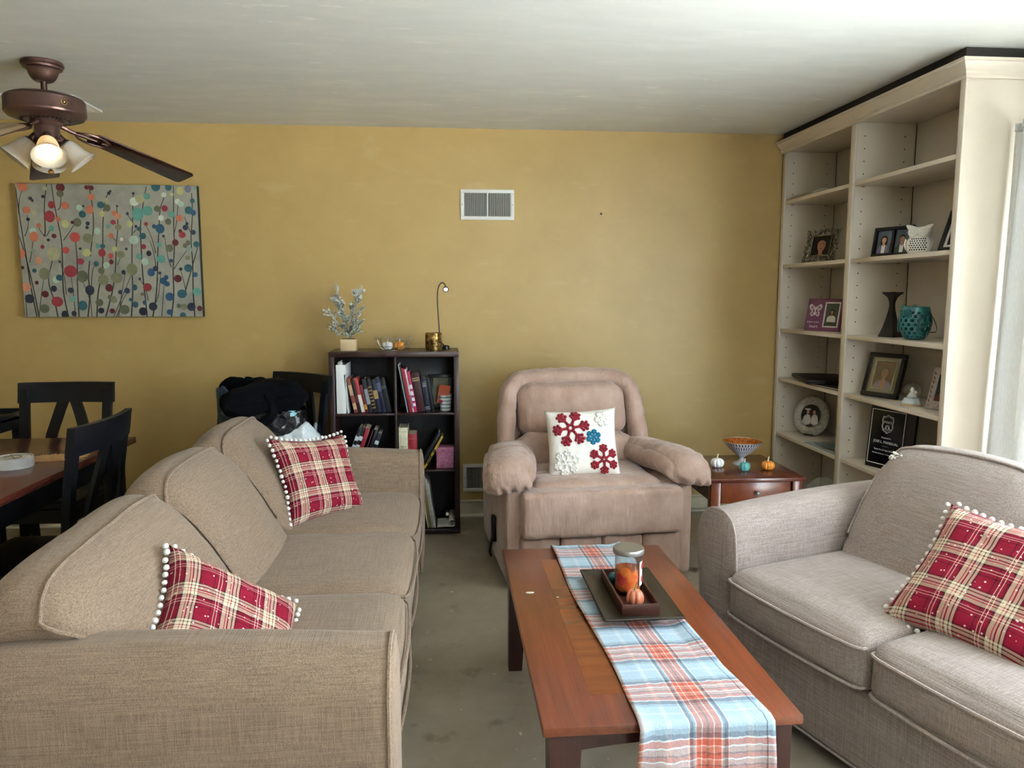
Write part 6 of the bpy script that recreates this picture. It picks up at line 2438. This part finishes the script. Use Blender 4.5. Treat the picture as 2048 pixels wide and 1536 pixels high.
dots = """135 765 26 o|323 770 22 d|322 800 18 e|455 768 12 d|478 770 13 d|478 815 17 o|272 912 28 r|280 855 18 r|348 858 20 o|157 882 18 o|245 775 12 y|350 948 20 l|315 925 13 o|410 940 22 e|386 940 9 d|190 985 17 s|195 1012 24 o|218 957 12 o|281 970 14 t
295 1008 12 d|400 1013 26 m|238 1062 10 r|355 1078 18 m|292 1097 33 y|195 1080 11 f|130 1095 24 o|220 1130 18 p|325 1135 7 n|250 1195 30 g|308 1225 18 s|325 1215 17 k|380 1183 32 r|440 1208 30 e|430 1133 17 r|160 1262 24 p|255 1297 18 d|298 1270 16 u|382 1278 15 u|177 1320 24 u|315 1335 28 r|252 1370 24 e|395 1320 14 t|443 1355 25 k|478 1277 25 u|400 1395 14 u|355 1400 20 u
420 868 16 s|436 900 18 k|472 877 21 o|527 853 18 k|560 868 18 e|535 897 15 l|552 830 13 y|568 795 9 u|575 785 6 u|463 945 11 n|460 965 9 n|512 983 17 s|465 1018 26 g|515 1057 13 t|460 1090 21 l|470 1118 14 f|537 1090 20 r|540 1057 13 k|508 1145 13 k|560 1152 17 s|582 1105 14 m|585 1135 12 d|600 1070 14 l|632 1098 20 g|635 1022 9 w|582 1005 14 o|592 938 13 r|618 962 17 g|615 908 16 p|595 893 13 o|565 958 11 t
610 858 6 n|663 895 8 n|697 835 23 w|725 822 24 y|760 808 17 t|715 897 32 t|765 880 26 t|675 945 16 l|707 958 8 n|758 945 10 r|697 1025 24 s|725 970 12 k|742 1005 17 k|800 957 11 b|830 968 24 b|748 1058 13 r|775 1092 14 u|725 1107 15 t|755 1133 19 s|827 1048 12 t|838 1120 22 t|690 1172 30 g|647 1187 12 n|613 1215 29 g|545 1225 28 g|535 1180 17 e|575 1265 20 d|527 1340 20 e|537 1380 16 u|632 1287 11 n|667 1280 15 n|705 1263 15 k|655 1375 26 e|600 1325 18 g|580 1312 12 e|593 1382 14 d|710 1350 16 k|685 1325 9 b
815 870 17 e|852 867 16 r|847 800 13 w|870 762 18 k|805 760 24 k|930 780 20 l|887 798 10 l|970 770 18 v|918 832 14 w|935 845 16 s|928 915 17 o|887 897 17 t|872 933 16 e|835 915 15 w|995 828 12 k|977 875 20 k|1000 887 15 b|960 962 14 n|968 942 8 u|935 980 10 d|945 998 17 r|1000 985 14 n|880 1065 20 e|910 1037 17 d|960 1052 12 e|975 1038 13 e|980 1072 17 f|1018 1045 16 k|975 1113 13 g|890 1128 10 b|978 1165 21 k|940 1170 9 u|1015 1198 13 b|925 1218 20 d|850 1230 18 b|865 1212 12 b|870 1245 14 b|788 1187 20 b|810 1168 14 n|832 1190 8 u|770 1262 22 r|730 1220 7 n|948 1295 24 k|885 1310 22 b|800 1360 22 u|757 1340 11 b|750 1385 22 u|933 1357 12 e|960 1362 17 g|997 1362 22 n|1025 1285 22 t|885 1388 15 b|745 1297 9 e|1040 1370 14 d|955 1405 16 k|848 1005 7 u|175 825 9 u|185 835 7 u|238 815 9 u|165 927 9 u|267 1028 8 u|427 1070 7 u|440 860 6 u|660 1070 7 n|200 1180 11 k|212 1240 10 d|140 1165 9 d|692 795 7 u|195 895 13 y|1010 765 9 t""".replace('\n', '|').split('|')
rs = random.Random(5)
for i, d in enumerate(dots):
    q = d.split()
    cx, cz = cv(float(q[0]), float(q[1]))
    r_ = float(q[2]) * PWD / 912.0
    y = -.0015 - .00004 * (i % 37)
    ec = rs.uniform(.92, 1.05)
    bm = B()
    bm.faces.new([bm.verts.new((max(.001, min(PWD - .001, cx + r_ * ec * cos(2 * pi * j / 22))), y, max(.001, min(PHT - .001, cz + r_ / ec * sin(2 * pi * j / 22))))) for j in range(22)])
    obj('painted_dot', bm, 'dot_' + q[3], pt, False)

# ================================================================ ceiling fan
FXC, FYC = -1.722, 3.545
fan = thing('ceiling_fan', 'bronze ceiling fan with drooping brown blades and a four-shade light kit', 'ceiling fan', (FXC, FYC, 0))
bm = B(); lathe(bm, [(0, ZC), (.080, ZC), (.083, ZC - .006), (.083, ZC - .014), (.077, ZC - .020), (.076, ZC - .028), (.066, ZC - .032), (.059, ZC - .042), (.055, ZC - .054), (.049, ZC - .066), (.041, ZC - .076), (.033, ZC - .081), (0, ZC - .082)], 40); obj('canopy', bm, 'bronze', fan, True, 24)
bm = B(); cyl(bm, .0125, 2.255, ZC - .078, 16); cyl(bm, .018, 2.262, 2.276, 16); obj('downrod', bm, 'bronze', fan)
HZ = 2.158
bm = B(); lathe(bm, [(0, 2.262), (.05, 2.262), (.13, 2.256), (.150, 2.247), (.157, 2.238), (.157, 2.190), (.158, 2.186), (.156, 2.178), (.146, 2.166), (.118, 2.156), (.07, 2.152), (0, 2.150)], 56); hs = obj('motor_housing', bm, 'bronze', fan, True, 24)
bm = B()
for i in range(36):
    a = 2 * pi * i / 36
    box(bm, (.112, 0, 2.1595), (.045, .0045, .0035), M=Matrix.Rotation(a, 4, 'Z') @ Matrix.Translation((.112, 0, 2.1595)) @ Matrix.Rotation(radians(-19), 4, 'Y') @ Matrix.Translation((-.112, 0, -2.1595)))
obj('vent_slots', bm, 'dark_void', hs, False)
bm = B()
Ms = Matrix.Rotation(radians(-38), 4, 'Z') @ T(.157, 0, 2.212, ry=90)
tube(bm, [(.012 * cos(2 * pi * i / 16), .012 * sin(2 * pi * i / 16), .001) for i in range(16)], .0018, 6, True, Ms); ball(bm, (0, 0, .002), .005, 8, Ms)
obj('switch', bm, 'brass', hs)
bm = B(); lathe(bm, [(0, 2.152), (.062, 2.152), (.064, 2.144), (.060, 2.136), (.048, 2.128), (.050, 2.080), (.054, 2.075), (.052, 2.062), (.030, 2.050), (0, 2.048)], 32); obj('switch_housing', bm, 'bronze', fan)


def blade(az, label, droop=14.5, pitch=-12):
    M = Matrix.Rotation(radians(az), 4, 'Z') @ Matrix.Translation((.06, 0, 2.145)) @ Matrix.Rotation(radians(droop), 4, 'Y') @ Matrix.Rotation(radians(pitch), 4, 'X')
    poly = []
    x0_, x1_, w0, w1 = .125, .625, .052, .068
    for k in range(9):
        a = pi / 2 + pi * k / 8
        poly.append((x0_ + .035 + .035 * cos(a), w0 * sin(a)))
    for k in range(5):
        a = -pi / 2 + pi / 2 * k / 4
        poly.append((x1_ - .020 + .020 * cos(a), -w1 + .020 + .020 * sin(a)))
    for k in range(5):
        a = pi / 2 * k / 4
        poly.append((x1_ - .020 + .020 * cos(a), w1 - .020 + .020 * sin(a)))
    bm = B(); prism(bm, poly, 0, .006, None, .0015, 2)
    bm.normal_update()
    for f in bm.faces:
        f.material_index = 1 if f.calc_center_median().z > .0059 else 0
    o = obj('blade', bm, ['blade_wood', 'blade_tan'], fan, M=M); o['label'] = label
    bm = B()
    tube(bm, [(-.01, 0, -.004), (.05, 0, -.010), (.11, 0, -.006), (.16, 0, -.004)], .010, 8, rads=[.011, .009, .008, .006])
    for sy in (-1, 1):
        tube(bm, spl([(.06, 0, -.008), (.10, sy * .034, -.008), (.16, sy * .042, -.005), (.215, sy * .018, -.004), (.185, 0, -.004)], 6), .0055, 6)
    obj('blade_iron', bm, 'bronze', o)
    for (x, y) in ((.155, .022), (.155, -.022), (.20, 0)):
        bm = B(); ball(bm, (x, y, -.002), .006, 8, None, 1, 1, .6); obj('screw', bm, 'bronze', o)


blade(52, 'dark brown underside of a blade')
blade(118, 'dark brown underside of a blade')
blade(262, 'tan upper side of a drooping blade', 22, -10)

m, nt, b = newmat('alabaster_glass')
f = noisef(nt, coords(nt), 14, 4, .65)
nt.links.new(ramp(nt, f, [(.35, 'cfd2d0'), (.52, 'e8e4da'), (.65, 'd9cfc0')]), b.inputs['Base Color'])
b.inputs['Roughness'].default_value = .3
out = nt.nodes['Material Output']
tl = N(nt, 'ShaderNodeBsdfTranslucent'); tl.inputs[0].default_value = lin('f2e3c4')
mx = N(nt, 'ShaderNodeMixShader'); mx.inputs[0].default_value = .45
nt.links.new(b.outputs[0], mx.inputs[1]); nt.links.new(tl.outputs[0], mx.inputs[2]); nt.links.new(mx.outputs[0], out.inputs[0])
m, nt, b = newmat('bulb_lit')
b.inputs['Emission Color'].default_value = (1, .86, .62, 1); b.inputs['Emission Strength'].default_value = 4
b.inputs['Base Color'].default_value = (1, .95, .85, 1)
plain('bulb_off', 'e9e7e0', .2, var=.02)
aim = atan2(0 - FYC, 0 - FXC)                 # the lit shade opens towards the photographer's side of the room
for k in range(4):
    az = aim + k * pi / 2
    Md = Matrix.Rotation(az, 4, 'Z') @ Matrix.Translation((.045, 0, 2.085)) @ Matrix.Rotation(radians(90 + 50), 4, 'Y')
    bm = B()
    lathe(bm, [(0, -.01), (.016, -.008), (.018, .02), (.026, .026), (.027, .040), (.022, .042), (0, .042)], 20, Md); obj('lamp_holder', bm, 'bronze', fan)
    bm = B()
    pr2 = spl([(.026, .030), (.034, .042), (.041, .065), (.046, .090), (.054, .112), (.068, .132)], 4)
    lathe(bm, [(p.x, p.y) for p in pr2], 36, Md)
    o = obj('lamp_shade', bm, 'alabaster_glass', fan, ang=180); o.modifiers.new('s', 'SOLIDIFY').thickness = .003
    bm = B()
    ball(bm, (0, 0, .092), .027, 16, Md); cyl(bm, .012, .04, .075, 12, Md)
    obj('bulb', bm, 'bulb_lit' if k == 0 else 'bulb_off', fan)
for (dx, dy, ln) in ((.020, -.030, .115), (-.028, -.020, .085)):
    bm = B(); tube(bm, [(dx, dy, 2.055), (dx, dy, 2.055 - ln)], .0011, 5)
    for i in range(14):
        ball(bm, (dx, dy, 2.055 - ln * i / 14), .0019, 6)
    c = obj('pull_chain', bm, 'brass', fan)
    bm = B(); lathe(bm, [(0, 2.055 - ln - .018), (.010, 2.055 - ln - .014), (.013, 2.055 - ln - .006), (.006, 2.055 - ln + .002), (0, 2.055 - ln + .004)], 14, T(dx, dy, 0)); obj('pull_knob', bm, 'brass', c)
